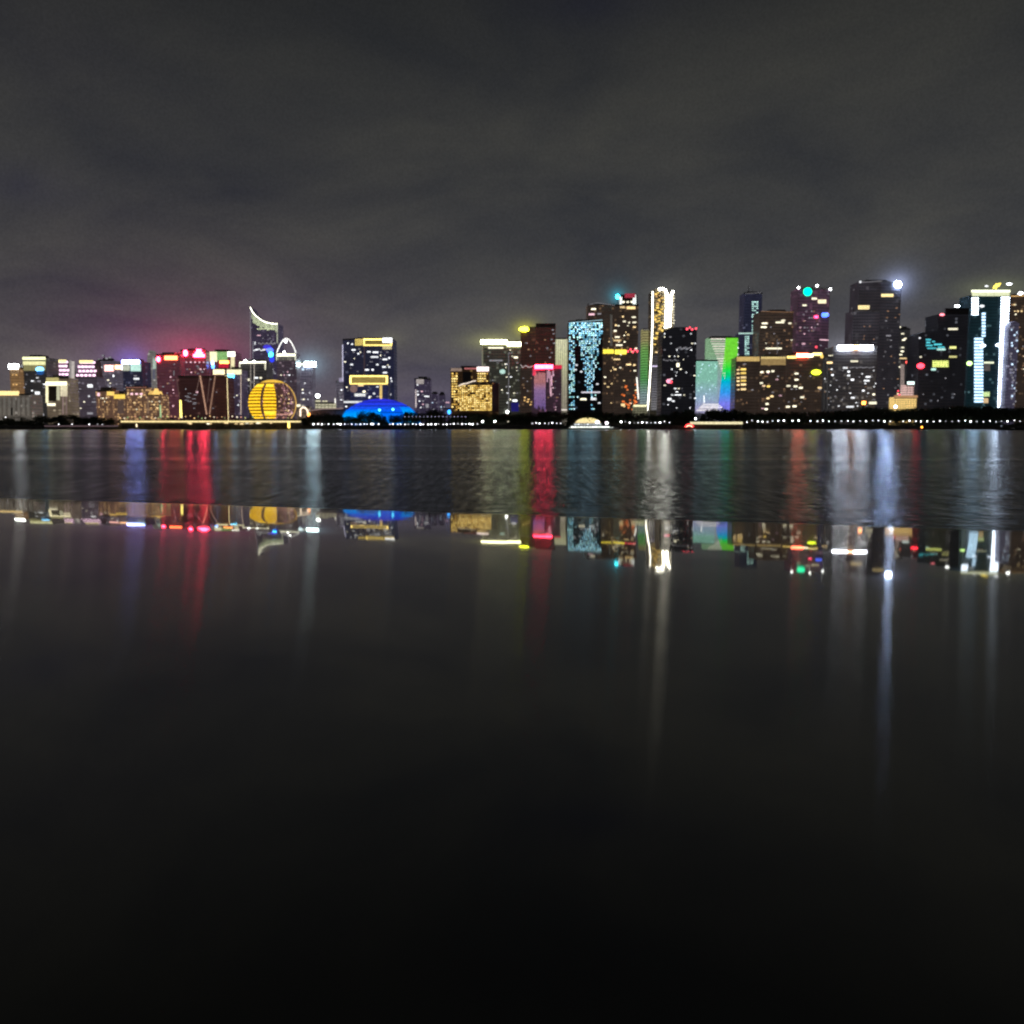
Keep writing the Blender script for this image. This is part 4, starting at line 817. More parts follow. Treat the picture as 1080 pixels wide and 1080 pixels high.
def terrace(name, label, x0, x1, ytopL, Yf, depth, mat_edge, edge_px):
    a, b = at(x0, 447, Yf), at(x1, 447, Yf); w = b.x-a.x
    r = link(name, None, None, ((a.x+b.x)/2, Yf, 0)); tag(r, label, 'terrace')
    zt = at(x0, ytopL, Yf).z; n = 24
    plan = []
    for i in range(n+1):
        f = i/n*2-1; plan.append((f*w/2, depth*.35*abs(f)**4))
    plan += [(w/2, depth), (-w/2, depth)]
    MB().prism(plan, -2, zt).build('deck', plain('terrace_stone', (.16, .13, .10), .8, .3), r)
    zE = edge_px*Yf/F
    vs = []
    m = MB(); 
    for (xa, ya), (xb, yb) in zip(plan[:n], plan[1:n+1]): m.prism([(xa, ya-.9), (xb, yb-.9), (xb, yb-.02), (xa, ya-.02)], zt-zE, zt+.3)
    m.build('edge_light', mat_edge, r)
    return r, zt
r, zt1 = terrace('river_terrace', 'broad curved riverside terrace with a long golden edge light below the golden sphere', 118, 312, 444, 880, 60, glow((1, .78, .36), 1.2, True, .1), 1.5)
for i in range(36):
    x = 130+R.random()*172; p = at(x, 446.6+R.random()*1.2, 879)
    if R.random() < .6 and x > 200: MB().box(p.x-r.location.x-2*R.random()-.5, p.x-r.location.x+1.5, -1.4, -1.0, p.z, p.z+.9).build('wall_light', R.choice([WARM, CREAM]), r)
r, zt2 = terrace('river_terrace', 'short riverside terrace with a pale yellow edge light beside a red neon, right of centre', 730, 786, 445.2, 885, 30, glow((.95, .85, .5), 1.1, True, .1), 2.2)
m = MB(); 
r3, zt3 = terrace('floating_pier', 'narrow low jetty with a dim pinkish rim at the far left bank', 44, 122, 449, 885, 16, glow((.45, .3, .33), .22, True, .1), 1.0)

# ---- terrace lights, statues, umbrellas: individual lit posts
def lit_post(px, py, pyb, Y, wpx, mat, label, group, cat='light pillar', name='light_pillar', base=None):
    a, b = at(px, py, Y), at(px, pyb, Y); k = Y/F
    r = link(name, None, None, (a.x, Y, b.z)); tag(r, label, cat, group)
    MB().tube([(0, 0, .5), (0, 0, a.z-b.z)], [wpx*k*.5, wpx*k*.42], 8).build('lit_shaft', mat, r)
    MB().box(-wpx*k*.8, wpx*k*.8, -wpx*k*.8, wpx*k*.8, 0, .6).build('base', METAL, r)
lit_post(190.3, 422, 441, 905, 2.6, glow((1, .85, .2), 1.8), 'short fat bright yellow light pillar left of the V struts', None)
lit_post(169, 427, 441, 905, 1.8, glow((.55, .8, .4), .6), 'pale green uplit post on the golden edged terrace, left of the yellow pillar', None)
lit_post(144, 447, 451, 878, 1.6, glow((1, .8, .5), 1.6), 'small lamp standing at the waterline under the left of the golden edged terrace', None, 'lamp', 'waterside_lamp')
lit_post(304.5, 445, 452, 876, 2.6, glow((1, .7, .15), 3), 'bright gold lantern at the waterline under the right end of the golden edged terrace', None, 'lamp', 'waterside_lamp')
cols = [glow((.9, .9, .3), .8), glow((1, .6, .25), .9), glow((1, .85, .6), 1.2), glow((.5, .75, .3), .6), glow((1, .45, .3), .8)]
for i in range(44):
    x = 126+i*4.1+R.random()*1.5; Y = 900+R.random()*6
    if 260 < x < 300 and i % 2: continue
    a, b = at(x, 438.5+R.random()*3, Y), at(x, 444, Y)
    r = link('garden_lamp', None, None, (a.x, Y, b.z-1)); tag(r, 'small coloured garden lamp among shrubs on the golden edged terrace', 'lamp', 'garden lamps on the golden edged terrace')
    MB().tube([(0, 0, 0), (0, 0, a.z-b.z+1)], .15, 5).build('pole', METAL, r)
    MB().ball((0, 0, a.z-b.z+1.2), .5+.4*R.random(), nu=8, nv=6).build('lamp_head', R.choice(cols), r, smooth=True)

# ================================================================== trees
leafm, tt, oo = nt('foliage')
oi = N(tt, 'ShaderNodeObjectInfo'); ng = N(tt, 'ShaderNodeTexNoise'); ng.inputs['Scale'].default_value = .5
tc = N(tt, 'ShaderNodeTexCoord'); tt.links.new(tc.outputs['Object'], ng.inputs['Vector'])
cr = N(tt, 'ShaderNodeValToRGB'); cr.color_ramp.elements[0].color = (.012, .022, .01, 1); cr.color_ramp.elements[1].color = (.05, .07, .03, 1)
tt.links.new(ng.outputs['Fac'], cr.inputs[0]); pb = N(tt, 'ShaderNodeBsdfPrincipled'); pb.inputs['Roughness'].default_value = .7
tt.links.new(cr.outputs[0], pb.inputs['Base Color']); tt.links.new(pb.outputs[0], oo.inputs[0])
bark = plain('bark', (.06, .045, .035), .9, 2.0)
def make_tree(h, wd, n, seed):
    q = random.Random(seed); crown = MB()
    cl = []
    for _ in range(9):
        a = q.random()*6.28; rr = wd*.5*q.random()**.6; z = h*(.42+.46*q.random()); rr *= 1-.5*abs(z/h-.55)
        cl.append((rr*math.cos(a), rr*math.sin(a), z, wd*(.16+.16*q.random())))
    cl.append((0, 0, h*.8, wd*.25))
    for _ in range(n):
        c = q.choice(cl); d = Vector((q.gauss(0, 1), q.gauss(0, 1), q.gauss(0, .8))).normalized()*c[3]*(.55+.6*q.random())
        p = Vector(c[:3])+d; u = Vector((q.gauss(0, 1), q.gauss(0, 1), q.gauss(0, 1))).normalized(); v = u.orthogonal().normalized(); s = .45+.5*q.random()
        crown.add([p-u*s, p+v*s*.7, p+u*s, p-v*s*.7], [(0, 1, 2, 3)])
    trunk = MB().tube([(0, 0, 0), (.1, 0, h*.25), (0, .1, h*.5), (.1, 0, h*.75)], [.35, .28, .18, .06], 6)
    for c in cl[:5]: trunk.tube([(0, 0, h*(.3+.1*q.random())), c[:3]], [.14, .04], 4)
    return trunk, crown
TG = 'dark trees lining the far bank'
protos = []
def tree(px, pyt, Y, kind, first=False):
    top = at(px, pyt, Y); h = top.z-GZ
    if h < 3: return
    tm, cm, h0 = protos[kind]
    r = link('riverside_tree', None, None, (top.x, Y, GZ-.1)); tag(r, 'dark leafy tree in the unlit belt between the quay and the buildings', 'tree', TG)
    r.rotation_euler.z = R.random()*6.28; r.scale = (h/h0*(.85+.4*R.random()),)*2+(h/h0,)
    link('trunk', tm, r); link('crown', cm, r)
for i in range(6):
    h0 = 15; a, b = make_tree(h0, 13+i, 620, 50+i)
    ms = []
    for mb, nm, mt in ((a, 'trunk', bark), (b, 'crown', leafm)):
        me = bpy.data.meshes.new(nm); me.from_pydata([tuple(v) for v in mb.v], [], mb.f); me.materials.append(mt); ms.append(me)
    protos.append((ms[0], ms[1], h0))
prof = [(0, 439), (40, 438), (80, 437), (118, 440), (126, 442), (300, 442), (318, 440), (335, 436), (345, 435.5), (352, 437), (372, 439), (384, 434.5), (392, 435), (402, 438), (420, 437.5), (428, 434), (445, 436), (452, 433), (458, 432), (466, 434), (475, 437), (485, 434.5), (520, 435), (560, 435), (600, 433), (640, 434), (672, 435), (700, 436), (725, 433), (740, 435), (758, 430), (775, 433), (800, 435), (860, 434), (900, 432), (930, 428.5), (945, 431), (975, 431), (1010, 429), (1040, 428), (1080, 430)]
def pr(x):
    for (a, ya), (b, yb) in zip(prof[:-1], prof[1:]):
        if a <= x <= b: return ya+(yb-ya)*(x-a)/(b-a)
    return prof[0][1] if x < 0 else prof[-1][1]
x = -6
while x < 1090:
    if not (122 < x < 300):
        tree(x, pr(x)-.5+2.2*R.random(), 922+R.random()*10, R.randrange(6))
        if R.random() < .75: tree(x+3, pr(x)+2.5+3*R.random(), 912+R.random()*7, R.randrange(6))
    elif R.random() < .35: tree(x, 440.5+1.5*R.random(), 912+4*R.random(), R.randrange(6))
    x += 5.2+R.random()*2.2
# hedge
hm = MB(); q = random.Random(5)
for _ in range(26000):
    X = -560+1120*q.random(); 
    px = 540+X/(Y0+8)*F
    if 120 < px < 310 and q.random() < .8: continue
    hh = 3.2+1.6*math.sin(X*.07)+1.2*math.sin(X*.23+1)
    p = Vector((X, Y0+8+7*q.random(), GZ+hh*1.25*q.random())); u = Vector((q.gauss(0, 1), q.gauss(0, 1), q.gauss(0, 1))).normalized(); v = u.orthogonal().normalized(); s = .5+.6*q.random()
    hm.add([p-u*s, p+v*s*.8, p+u*s, p-v*s*.8], [(0, 1, 2, 3)])
o = hm.build('undergrowth', leafm); tag(o, 'continuous dark undergrowth along the foot of the far bank trees', 'shrubs', None, 'stuff')

# ================================================================== lamps along the quay
lamp_h = glow((.95, .95, 1), 6.0, True, .9); lamp_v = glow((.7, .7, 1), .8, False, .3)
pole_me = MB().tube([(0, 0, 0), (0, 0, 1)], .11, 6); pm = bpy.data.meshes.new('pole'); pm.from_pydata([tuple(v) for v in pole_me.v], [], pole_me.f); pm.materials.append(METAL)
hd = MB().ball((0, 0, 0), .62, .62, .62, 8, 6)
def headmesh(mt):
    me = bpy.data.meshes.new('lamp_head'); me.from_pydata([tuple(v) for v in hd.v], [], hd.f); me.materials.append(mt); return me
HM = headmesh(lamp_h); HV = headmesh(lamp_v)
def lamp(px, py, Y, me, label, group, sc=1.0):
    p = at(px, py, Y); r = link('street_lamp', None, None, (p.x, Y, GZ)); tag(r, label, 'street lamp', group)
    a = link('pole', pm, r); a.scale = (1, 1, p.z-GZ)
    b = link('lamp_head', me, r, (0, 0, p.z-GZ)); b.scale = (sc*1.15, sc, sc*.9)
LL = 'white globe lamp on the quay left of the moored ferry'; LR = 'white globe lamp on the quay right of the pale yellow lit terrace'; LM = 'white globe lamp on the quay between the moored ferry and the red neon'
def row(x0, x1, st, y, lab, grp, jy=.4):
    x = x0
    while x < x1:
        if R.random() > .05: lamp(x+R.random()*1.4-.7, y+jy*(R.random()-.5)*1.5, Y0+2+R.random(), HM, lab, grp, .5+.75*R.random())
        x += st
row(331, 392, 4.05, 447.3, LL, 'quay lamps left of the ferry'); row(394, 403, 5.2, 447.3, LL, 'quay lamps left of the ferry'); row(411, 505, 4.0, 447.3, LL, 'quay lamps left of the ferry'); row(561, 592, 4.4, 446.3, LL, 'quay lamps left of the ferry')
row(655, 708, 4.6, 445.3, LM, 'quay lamps right of the ferry', 1.0); row(788, 828, 5.5, 444.5, LR, 'quay lamps along the right bank', 1.4); row(829, 1088, 6.5, 444.2, LR, 'quay lamps along the right bank', 1.0)
x = 427
while x < 492:
    lamp(x, 439.4, Y0+4, HV, 'dim violet lamp in the upper row above the quay lamps right of the blue dome', 'upper row of dim violet lamps', .7); x += 4.0
lamp(509, 444.6, Y0+2, headmesh(L_WHT), 'bright white flood lamp, left of the three before the olive tower', None, 1.4); lamp(522, 444.4, Y0+2, headmesh(L_WHT), 'bright white flood lamp, middle of the three before the olive tower', None, 1.3); lamp(536, 444.6, Y0+2, headmesh(CREAM), 'white lamp, right of the three before the olive tower', None, 1.1)
lamp(733.5, 441.5, Y0-8, headmesh(glow((.8, .88, 1), 9)), 'brilliant white lamp standing beside the red neon', None, 1.4)
for x_ in (62, 76, 94, 103, 108): lamp(x_, 447.5, Y0-12, HM, 'white lamp on the dim jetty at the far left bank', 'lamps on the left jetty', .8)
lamp(6, 440, 900, HM, 'lone white lamp at the extreme left end of the bank', None, .7)

# red neon arch by the short terrace
p = at(727, 449, 884); r = link('neon_arch', None, None, (p.x, 884, 2.2)); tag(r, 'low red neon arch at the water edge left of the pale yellow terrace', 'neon sign')
m = MB(); m.tube([(4.2*math.cos(a*math.pi/10), 0, 2.9*math.sin(a*math.pi/10)) for a in range(0, 11)], .45, 6); m.build('neon_tube', glow((1, .04, .05), 5), r)
m = MB(); m.tube([(2.6*math.cos(a*math.pi/10), 0, 1.7*math.sin(a*math.pi/10)) for a in range(0, 11)], .5, 6); m.build('neon_tube', glow((1, .35, .22), 5), r)
MB().box(-6, 6, -1, 1, -2.2, -.02).build('base', plain('neon_base', (.1, .06, .06), .8, 1), r)

# ================================================================== boats
def boat_hull(L, W, D, fore=.22):
    m = MB(); st = 14; rings = []
    for i in range(st+1):
        f = i/st; x = -L/2+L*f; wf = 1-(max(0, (f-(1-fore))/fore))**2*.96; wf *= 1-.15*max(0, (.1-f)/.1); sh = D*.35*max(0, (f-.6)/.4)**2
        w = W/2*wf; rings.append([(x, -w, D+sh), (x, -w*.86, 0), (x, 0, -.5), (x, w*.86, 0), (x, w, D+sh)])
    for rg in rings: m.v += [Vector(q) for q in rg]
    for i in range(st):
        for k in range(4): m.f.append((i*5+k, i*5+k+1, (i+1)*5+k+1, (i+1)*5+k))
        m.f.append((i*5+4, i*5, (i+1)*5, (i+1)*5+4))
    m.f.append((0, 1, 2, 3, 4)[::-1]); m.f.append(tuple(st*5+k for k in range(5)))
    return m
YB = 870; a, b = at(598, 449, YB), at(652, 449, YB); L = b.x-a.x
r = link('ferry', None, None, ((a.x+b.x)/2, YB, 0)); tag(r, 'white double-decked ferry moored at the quay below the blue dotted tower', 'ferry')
boat_hull(L, 9, 1.5).build('hull', plain('ferry_white_paint', (.6, .62, .62), .4, .5, .2), r)
cab = MB().box(-L*.44, L*.34, -3.4, 3.4, 1.52, 3.6).build('cabin', plain('cabin_white_paint', (.55, .57, .57), .4, .5, .2), r)
ucab = MB().box(-L*.38, L*.2, -3, 3, 4.0, 6.0).build('upper_cabin', plain('cabin_white_paint', (.55, .57, .57), .4, .5, .2), r)
MB().box(-L*.46, L*.36, -3.8, 3.8, 3.62, 3.95).build('deck', METAL, r); MB().box(-L*.4, L*.22, -3.4, 3.4, 6.02, 6.3).build('roof', METAL, r)
for i in range(13): x_ = -L*.42+i*L*.058; MB().box(x_, x_+L*.04, -3.55, -3.38, 2.0, 3.1).build('window', glow((.95, 1, .92), 2.2, False, .4), cab)
for i in range(9): x_ = -L*.36+i*L*.06; MB().box(x_, x_+L*.04, -3.12, -2.98, 4.4, 5.6).build('window', glow((.9, .97, 1), 1.2, False, .5), ucab)
MB().tube([(-L*.46, -4.1, 1.9), (L*.4, -4.1, 2.0)], .18).build('rail_light', glow((.9, 1, .9), 1.8), r)
for i in range(6): MB().tube([(-L*.4+i*L*.15, 3.5, 4), (-L*.4+i*L*.15, 3.5, 7)], .08, 5).build('rail_post', METAL, r)
MB().ball((L*.27, -2, 6.2), 1.6, 1, 1.5).build('searchlight', glow((1, .9, 1), 5), r, smooth=True)
# yellow dome pavilion behind ferry
p = at(620, 446, 908); r = link('shell_pavilion', None, None, (p.x, 908, GZ)); tag(r, 'low shell-roofed pavilion glowing soft yellow behind the moored ferry', 'pavilion')
w = 27*908/F/2; h = at(620, 440.6, 908).z-GZ
m = MB(); nn = 20
for j in range(6):
    for i in range(nn):
        def Q(i, j): a = math.pi*i/nn; e = j/6*math.pi/2; return Vector((w*math.cos(a)*1.0, -5*math.cos(e), 0))+Vector((0, 0, h*math.sin(a)*math.sin(e)*.999+.3)) if False else Vector((w*math.cos(a), -4+4*math.sin(e), 2.0+(h-2.0)*math.sin(a)*math.sin(e)))
        m.add([Q(i, j), Q(i+1, j), Q(i+1, j+1), Q(i, j+1)], [(0, 1, 2, 3)])
m.build('roof', grad(((0, (1, .8, .45)), (1, (.9, .75, .3))), 1, h, 1.1), r, smooth=True)
for x_ in (-w*.8, -w*.4, 0, w*.4, w*.8): MB().box(x_-.3, x_+.3, -3.9, -3.3, 0, 2.4).build('column', METAL, r)
MB().ball((w*.7, -5.5, 3.6), 2.0, 1, 1.6).build('lamp', glow((1, .92, .95), 5), r, smooth=True)
# dark barge at right
YB = 780; a, b = at(1049, 455, YB), at(1098, 455, YB); L = b.x-a.x
r = link('barge', None, None, ((a.x+b.x)/2, YB, 0)); tag(r, 'unlit dark barge lying low on the river at the right edge', 'barge')
dk = plain('barge_dark_paint', (.025, .025, .028), .6, .5)
h_ = boat_hull(L, 8, 1.1).build('hull', dk, r); h_.rotation_euler.z = math.pi
MB().box(-L*.1, L*.2, -2.6, 2.6, 1.12, 2.4).build('cargo_hold', dk, r); MB().box(L*.24, L*.4, -2.4, 2.4, 1.13, 3.0).build('wheelhouse', dk, r)
MB().tube([(-L*.36, 0, 1.2), (-L*.36, 0, 3.6)], .12, 5).build('mast', METAL, r); MB().ball((-L*.36, 0, 3.7), .35).build('navigation_light', glow((.7, .8, 1), .8), r, smooth=True)
# small orange lit boat
YB = 850; p = at(971.5, 453, YB); r = link('small_boat', None, None, (p.x, YB, 0)); tag(r, 'small boat with an orange lantern on the river before the black tower', 'boat')
boat_hull(12, 3, .8).build('hull', dk, r); MB().box(-2.5, 2, -1.1, 1.1, .82, 2.0).build('cabin', dk, r); MB().ball((0, -1.3, 2.4), .9).build('lantern', glow((1, .35, .04), 5), r, smooth=True)
# small boats near the quay
YB = 860; p = at(404, 453, YB); r = link('small_boat', None, None, (p.x, YB, 0)); tag(r, 'unlit dark boat moored where the quay lamps pause below the blue dome', 'boat')
boat_hull(38, 6, 1.2).build('hull', dk, r); MB().box(-12, 8, -2, 2, 1.22, 3.4).build('cabin', dk, r); MB().tube([(10, 0, 1.2), (10, 0, 6)], .12, 5).build('mast', METAL, r)

# ================================================================== near parapet (polished stone coping)
C = .06           # lens height above the coping
PSI = math.radians(22); T0 = .30; T1 = .662; TE = .0495   # flat until T0, then falls away to slope TE at T1
def prof_t():
    pts = []   # (t, z, slope)
    z = 0; t = T0
    for q_ in (-.3, -.1, .1, .2): pts.append((q_, -.008*q_, .008))
    KP = [(.32, .008), (.375, .0095), (.41, .014), (.44, .023), (.475, .034), (.52, .043), (.57, .048), (.67, .0495)]
    n = 140; zz = -.008*T0; dt = (T1-T0)/n
    def slope(x):
        for (a, b), (c, d) in zip(KP[:-1], KP[1:]):
            if x <= c: return b+(d-b)*max(0, x-a)/(c-a)
        return KP[-1][1]
    def sl(x): return sum(slope(x+k*.006) for k in range(-3, 4))/7
    for i in range(n+1):
        tt_ = T0+dt*i; s = sl(tt_)
        if i: zz -= s*dt
        pts.append((tt_, zz, s))
    TEE = s
    z1 = pts[-1][1]; rd = .012; a0 = math.atan(TE)
    for i in range(1, 15):
        a = a0+(math.pi/2-a0)*i/14
        pts.append((T1+rd*(math.sin(a)-math.sin(a0)), z1-rd*(math.cos(a0)-math.cos(a)), math.tan(min(a, 1.56))))
    return pts
P_ = prof_t(); ux, uy = math.cos(PSI), -math.sin(PSI)     # along the wall ... across: (sin, cos)
cxn, cyn = math.sin(PSI), math.cos(PSI)
LEN = [-40, -12, -4, -2, -1.2, -.8, -.4, -.2, 0, .2, .4, .8, 1.2, 2, 4, 12, 40]
vs = []; fs = []
for L_ in LEN:
    for t__, z__, s__ in P_: vs.append((ux*L_+cxn*t__, uy*L_+cyn*t__, z__))
n = len(P_)
for i in range(len(LEN)-1):
    for j in range(n-1): fs.append((i*n+j, (i+1)*n+j, (i+1)*n+j+1, i*n+j+1))
root = link('stone_parapet', None, None, (0, 0, H-C)); root.rotation_euler = (0, -.009, 0); tag(root, 'dark polished stone parapet in the foreground mirroring the skyline', 'parapet')
st, ts, os_ = nt('polished_dark_stone')
geo = N(ts, 'ShaderNodeTexCoord')
grain = N(ts, 'ShaderNodeTexNoise'); grain.inputs['Scale'].default_value = 900; grain.inputs['Detail'].default_value = 3; ts.links.new(geo.outputs['Object'], grain.inputs['Vector'])
smear = N(ts, 'ShaderNodeTexNoise'); smear.inputs['Scale'].default_value = 9; smear.inputs['Detail'].default_value = 5; ts.links.new(geo.outputs['Object'], smear.inputs['Vector'])
tan = N(ts, 'ShaderNodeCombineXYZ'); tan.inputs[0].default_value = ux; tan.inputs[1].default_value = uy
g1 = N(ts, 'ShaderNodeBsdfAnisotropic'); g1.inputs['Roughness'].default_value = .03; g1.inputs['Anisotropy'].default_value = .2; g1.inputs['Color'].default_value = (1, .985, .93, 1)
g2 = N(ts, 'ShaderNodeBsdfAnisotropic'); g2.distribution = 'BECKMANN'; g2.inputs['Roughness'].default_value = .165; g2.inputs['Anisotropy'].default_value = .6; g2.inputs['Color'].default_value = (1, .985, .93, 1)
wv = N(ts, 'ShaderNodeTexNoise'); wv.inputs['Scale'].default_value = 34; wv.inputs['Detail'].default_value = 4; ts.links.new(geo.outputs['Object'], wv.inputs['Vector'])
wb = N(ts, 'ShaderNodeBump'); wb.inputs['Strength'].default_value = 1; wb.inputs['Distance'].default_value = .00006; ts.links.new(wv.outputs['Fac'], wb.inputs['Height'])
for g in (g1, g2): ts.links.new(tan.outputs[0], g.inputs['Tangent']); ts.links.new(wb.outputs[0], g.inputs['Normal'])
mg = N(ts, 'ShaderNodeMixShader'); ts.links.new(M(ts, 'MULTIPLY_ADD', smear.outputs['Fac'], .35, .06), mg.inputs[0]); ts.links.new(g1.outputs[0], mg.inputs[1]); ts.links.new(g2.outputs[0], mg.inputs[2])
bd = N(ts, 'ShaderNodeBsdfDiffuse'); crs = N(ts, 'ShaderNodeValToRGB'); crs.color_ramp.elements[0].color = (.006, .006, .006, 1); crs.color_ramp.elements[1].color = (.03, .03, .028, 1); ts.links.new(grain.outputs['Fac'], crs.inputs[0]); ts.links.new(crs.outputs[0], bd.inputs[0])
frs = N(ts, 'ShaderNodeFresnel'); frs.inputs[0].default_value = 2.3
mf = N(ts, 'ShaderNodeMixShader'); ts.links.new(frs.outputs[0], mf.inputs[0]); ts.links.new(bd.outputs[0], mf.inputs[1]); ts.links.new(mg.outputs[0], mf.inputs[2]); ts.links.new(mf.outputs[0], os_.inputs[0])
mesh('coping', vs, fs, st, root, smooth=True)
m = MB()
zb = P_[-1][1]
plan_f = lambda t__, L_: (ux*L_+cxn*t__, uy*L_+cyn*t__)
m.prism([plan_f(-.28, -40), plan_f(-.28, 40), plan_f(T1-.01, 40), plan_f(T1-.01, -40)][::1], -(H-C)-1, -.03)
m.build('wall', plain('parapet_stone', (.18, .17, .16), .8, 3.0, .3, bump=.2), root)
tagS(mesh('near_promenade', [(*plan_f(-.29, -60), H-C-.98), (*plan_f(-.29, 60), H-C-.98), (*plan_f(-30, 60), H-C-.98), (*plan_f(-30, -60), H-C-.98)], [(3, 2, 1, 0)], plain('near_paving', (.14, .135, .13), .85, 2.0)))

# ================================================================== sky, light, camera
w = bpy.data.worlds.new('World'); scene.world = w; w.use_nodes = True
t = w.node_tree
for n_ in list(t.nodes): t.nodes.remove(n_)
out = N(t, 'ShaderNodeOutputWorld'); bg = N(t, 'ShaderNodeBackground'); bg.inputs[1].default_value = 1
tc = N(t, 'ShaderNodeTexCoord'); sx = N(t, 'ShaderNodeSeparateXYZ'); t.links.new(tc.outputs['Generated'], sx.inputs[0])
cr = N(t, 'ShaderNodeValToRGB'); cr.color_ramp.interpolation = 'B_SPLINE'
stops = [(0, (.074, .070, .078)), (.07, (.065, .063, .069)), (.16, (.046, .0465, .0475)), (.28, (.0345, .0348, .0347)), (.40, (.024, .0245, .0238)), (.54, (.008, .008, .0075)), (1, (.004, .004, .004))]
el = cr.color_ramp.elements; el[0].color = (*stops[0][1], 1); el[0].position = 0; el[1].position = 1; el[1].color = (*stops[-1][1], 1)
for p_, c_ in stops[1:-1]: q_ = el.new(p_); q_.color = (*c_, 1)
t.links.new(sx.outputs[2], cr.inputs[0])
PAINTED_GLOWS = [(50, 50, 130, 70, (-.009, -.009, -.004)), (630, 5, 90, 24, (-.006, -.006, -.001)), (20, 195, 60, 25, (-.006, -.006, .001)), (700, 350, 420, 55, (.012, .0115, .013)), (203, 368, 45, 22, (.22, .008, .03)), (200, 372, 120, 70, (.05, .006, .026)), (60, 395, 60, 25, (.025, .02, .016)), (250, 400, 110, 50, (.02, .016, .024)), (138, 379, 16, 14, (.06, .05, .32)), (88, 384, 40, 18, (.02, .016, .03)),
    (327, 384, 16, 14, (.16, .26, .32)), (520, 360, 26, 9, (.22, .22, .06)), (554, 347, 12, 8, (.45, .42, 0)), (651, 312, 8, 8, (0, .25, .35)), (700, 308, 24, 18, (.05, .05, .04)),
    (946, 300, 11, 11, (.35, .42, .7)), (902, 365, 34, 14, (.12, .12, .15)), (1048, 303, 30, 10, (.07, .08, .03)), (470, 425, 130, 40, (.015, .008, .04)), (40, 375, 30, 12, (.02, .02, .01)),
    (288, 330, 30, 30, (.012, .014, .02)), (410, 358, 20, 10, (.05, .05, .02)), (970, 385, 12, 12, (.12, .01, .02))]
# cloud layer: direction projected on a sheet overhead
den = M(t, 'ADD', M(t, 'MAXIMUM', sx.outputs[2], 0), .18)
cb = N(t, 'ShaderNodeCombineXYZ'); t.links.new(M(t, 'DIVIDE', sx.outputs[0], den), cb.inputs[0]); t.links.new(M(t, 'DIVIDE', sx.outputs[1], den), cb.inputs[1])
mpw = N(t, 'ShaderNodeMapping'); mpw.inputs['Scale'].default_value = (.95, .85, 1); mpw.inputs['Rotation'].default_value = (0, 0, .35); mpw.inputs['Location'].default_value = (3.1, 1.7, 0); t.links.new(cb.outputs[0], mpw.inputs[0])
nz = N(t, 'ShaderNodeTexNoise'); nz.inputs['Scale'].default_value = 1.7; nz.inputs['Detail'].default_value = 7; nz.inputs['Roughness'].default_value = .55; nz.inputs['Distortion'].default_value = .4; t.links.new(mpw.outputs[0], nz.inputs['Vector'])
cl = N(t, 'ShaderNodeValToRGB'); cl.color_ramp.elements[0].position = .3; cl.color_ramp.elements[1].position = .72
cl.color_ramp.elements[0].color = (.64, .68, .82, 1); cl.color_ramp.elements[1].color = (1.4, 1.37, 1.26, 1); t.links.new(nz.outputs['Fac'], cl.inputs[0])
mul = N(t, 'ShaderNodeMix', data_type='RGBA', blend_type='MULTIPLY'); mul.inputs[0].default_value = 1; t.links.new(cr.outputs[0], mul.inputs[6]); t.links.new(cl.outputs[0], mul.inputs[7])
sky = N(t, 'ShaderNodeTexSky'); sky.sky_type = 'NISHITA'; sky.sun_disc = False; sky.sun_elevation = math.radians(2); sky.sun_rotation = math.radians(200)
sc_ = N(t, 'ShaderNodeMix', data_type='RGBA', blend_type='ADD'); sc_.inputs[0].default_value = .0012; 
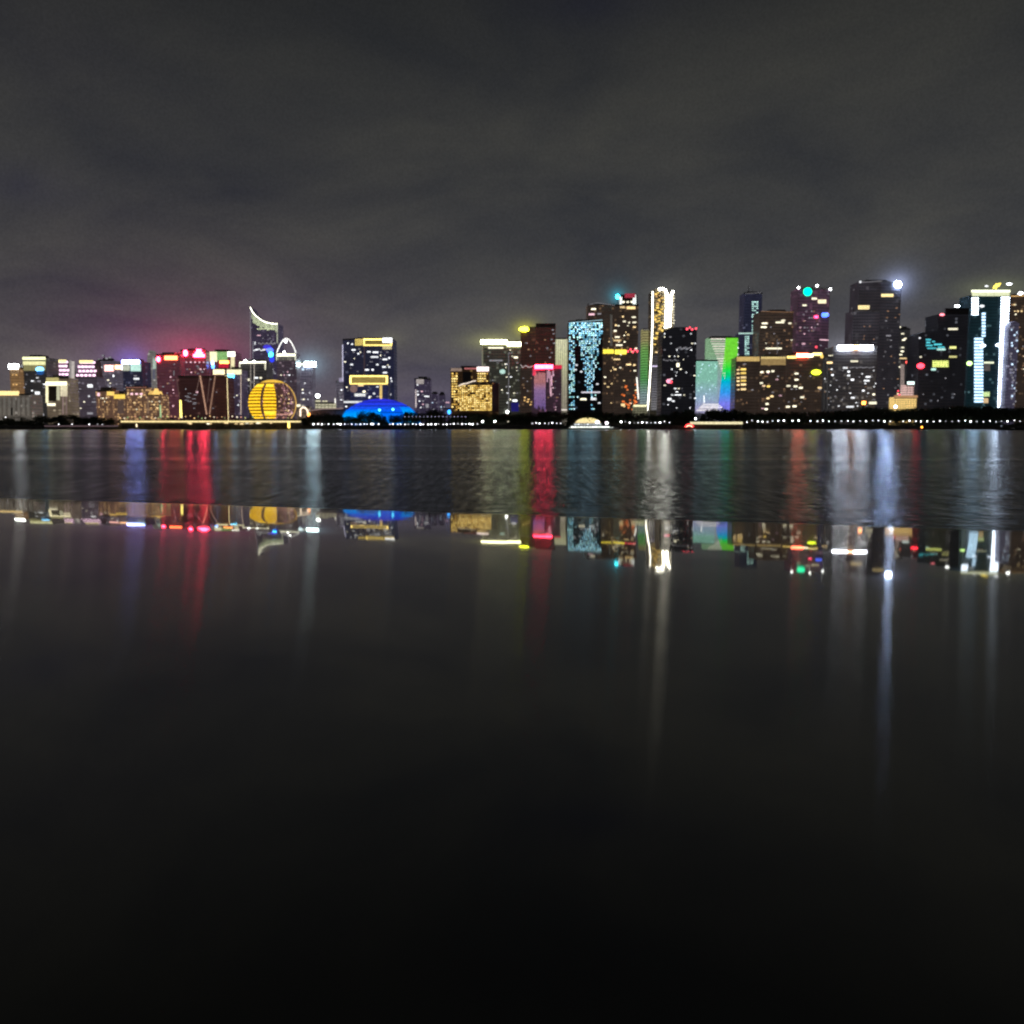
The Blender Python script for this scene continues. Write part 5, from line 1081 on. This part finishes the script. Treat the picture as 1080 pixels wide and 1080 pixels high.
# sign halos painted into the sky colour; negative entries paint darker sky patches
acc = mul.outputs[2]
yg = M(t, 'GREATER_THAN', sx.outputs[1], 0)
for gx, gy, rx, rz, c_ in PAINTED_GLOWS:
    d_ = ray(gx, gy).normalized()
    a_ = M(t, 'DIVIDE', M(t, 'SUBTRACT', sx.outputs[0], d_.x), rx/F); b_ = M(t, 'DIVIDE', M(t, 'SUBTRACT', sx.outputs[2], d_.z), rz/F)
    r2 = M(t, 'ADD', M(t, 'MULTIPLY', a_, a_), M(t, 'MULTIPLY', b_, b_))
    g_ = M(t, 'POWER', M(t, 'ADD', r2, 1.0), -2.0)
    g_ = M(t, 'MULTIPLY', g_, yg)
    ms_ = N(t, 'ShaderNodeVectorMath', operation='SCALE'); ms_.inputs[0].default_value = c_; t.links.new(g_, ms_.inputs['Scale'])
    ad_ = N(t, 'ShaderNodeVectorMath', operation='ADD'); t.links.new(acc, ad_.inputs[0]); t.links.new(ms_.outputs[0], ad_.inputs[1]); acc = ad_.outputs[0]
gr_ = N(t, 'ShaderNodeTexNoise'); gr_.inputs['Scale'].default_value = 420; gr_.inputs['Detail'].default_value = 1; t.links.new(tc.outputs['Generated'], gr_.inputs['Vector'])
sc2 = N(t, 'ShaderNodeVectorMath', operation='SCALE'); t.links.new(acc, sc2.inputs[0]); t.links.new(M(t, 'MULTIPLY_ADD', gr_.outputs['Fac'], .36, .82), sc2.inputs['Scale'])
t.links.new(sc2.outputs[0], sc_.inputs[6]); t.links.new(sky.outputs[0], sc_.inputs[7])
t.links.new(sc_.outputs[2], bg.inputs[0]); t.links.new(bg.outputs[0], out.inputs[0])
ld = bpy.data.lights.new('moonlight', 'SUN'); ld.energy = .006; ld.angle = math.radians(10); ld.color = (.8, .85, 1)
lo_ = bpy.data.objects.new('moonlight', ld); COL.objects.link(lo_); lo_.rotation_euler = (math.radians(60), 0, math.radians(-20)); lo_.location = (0, 0, 50)

cd = bpy.data.cameras.new('camera'); cam = bpy.data.objects.new('camera', cd); COL.objects.link(cam)
cam.location = (0, 0, H); cam.rotation_euler = (math.pi/2-TH, 0, 0)
cd.sensor_width = 36; cd.lens = F/1080*36; cd.clip_start = .005; cd.clip_end = 30000
cd.dof.use_dof = True; cd.dof.focus_distance = 1.4; cd.dof.aperture_fstop = 10.5
scene.camera = cam
scene.view_settings.view_transform = 'Standard'; scene.view_settings.look = 'None'; scene.view_settings.exposure = 0
scene.cycles.use_denoising = True; scene.cycles.max_bounces = 5; scene.cycles.use_light_tree = True
scene.cycles.sample_clamp_indirect = 0
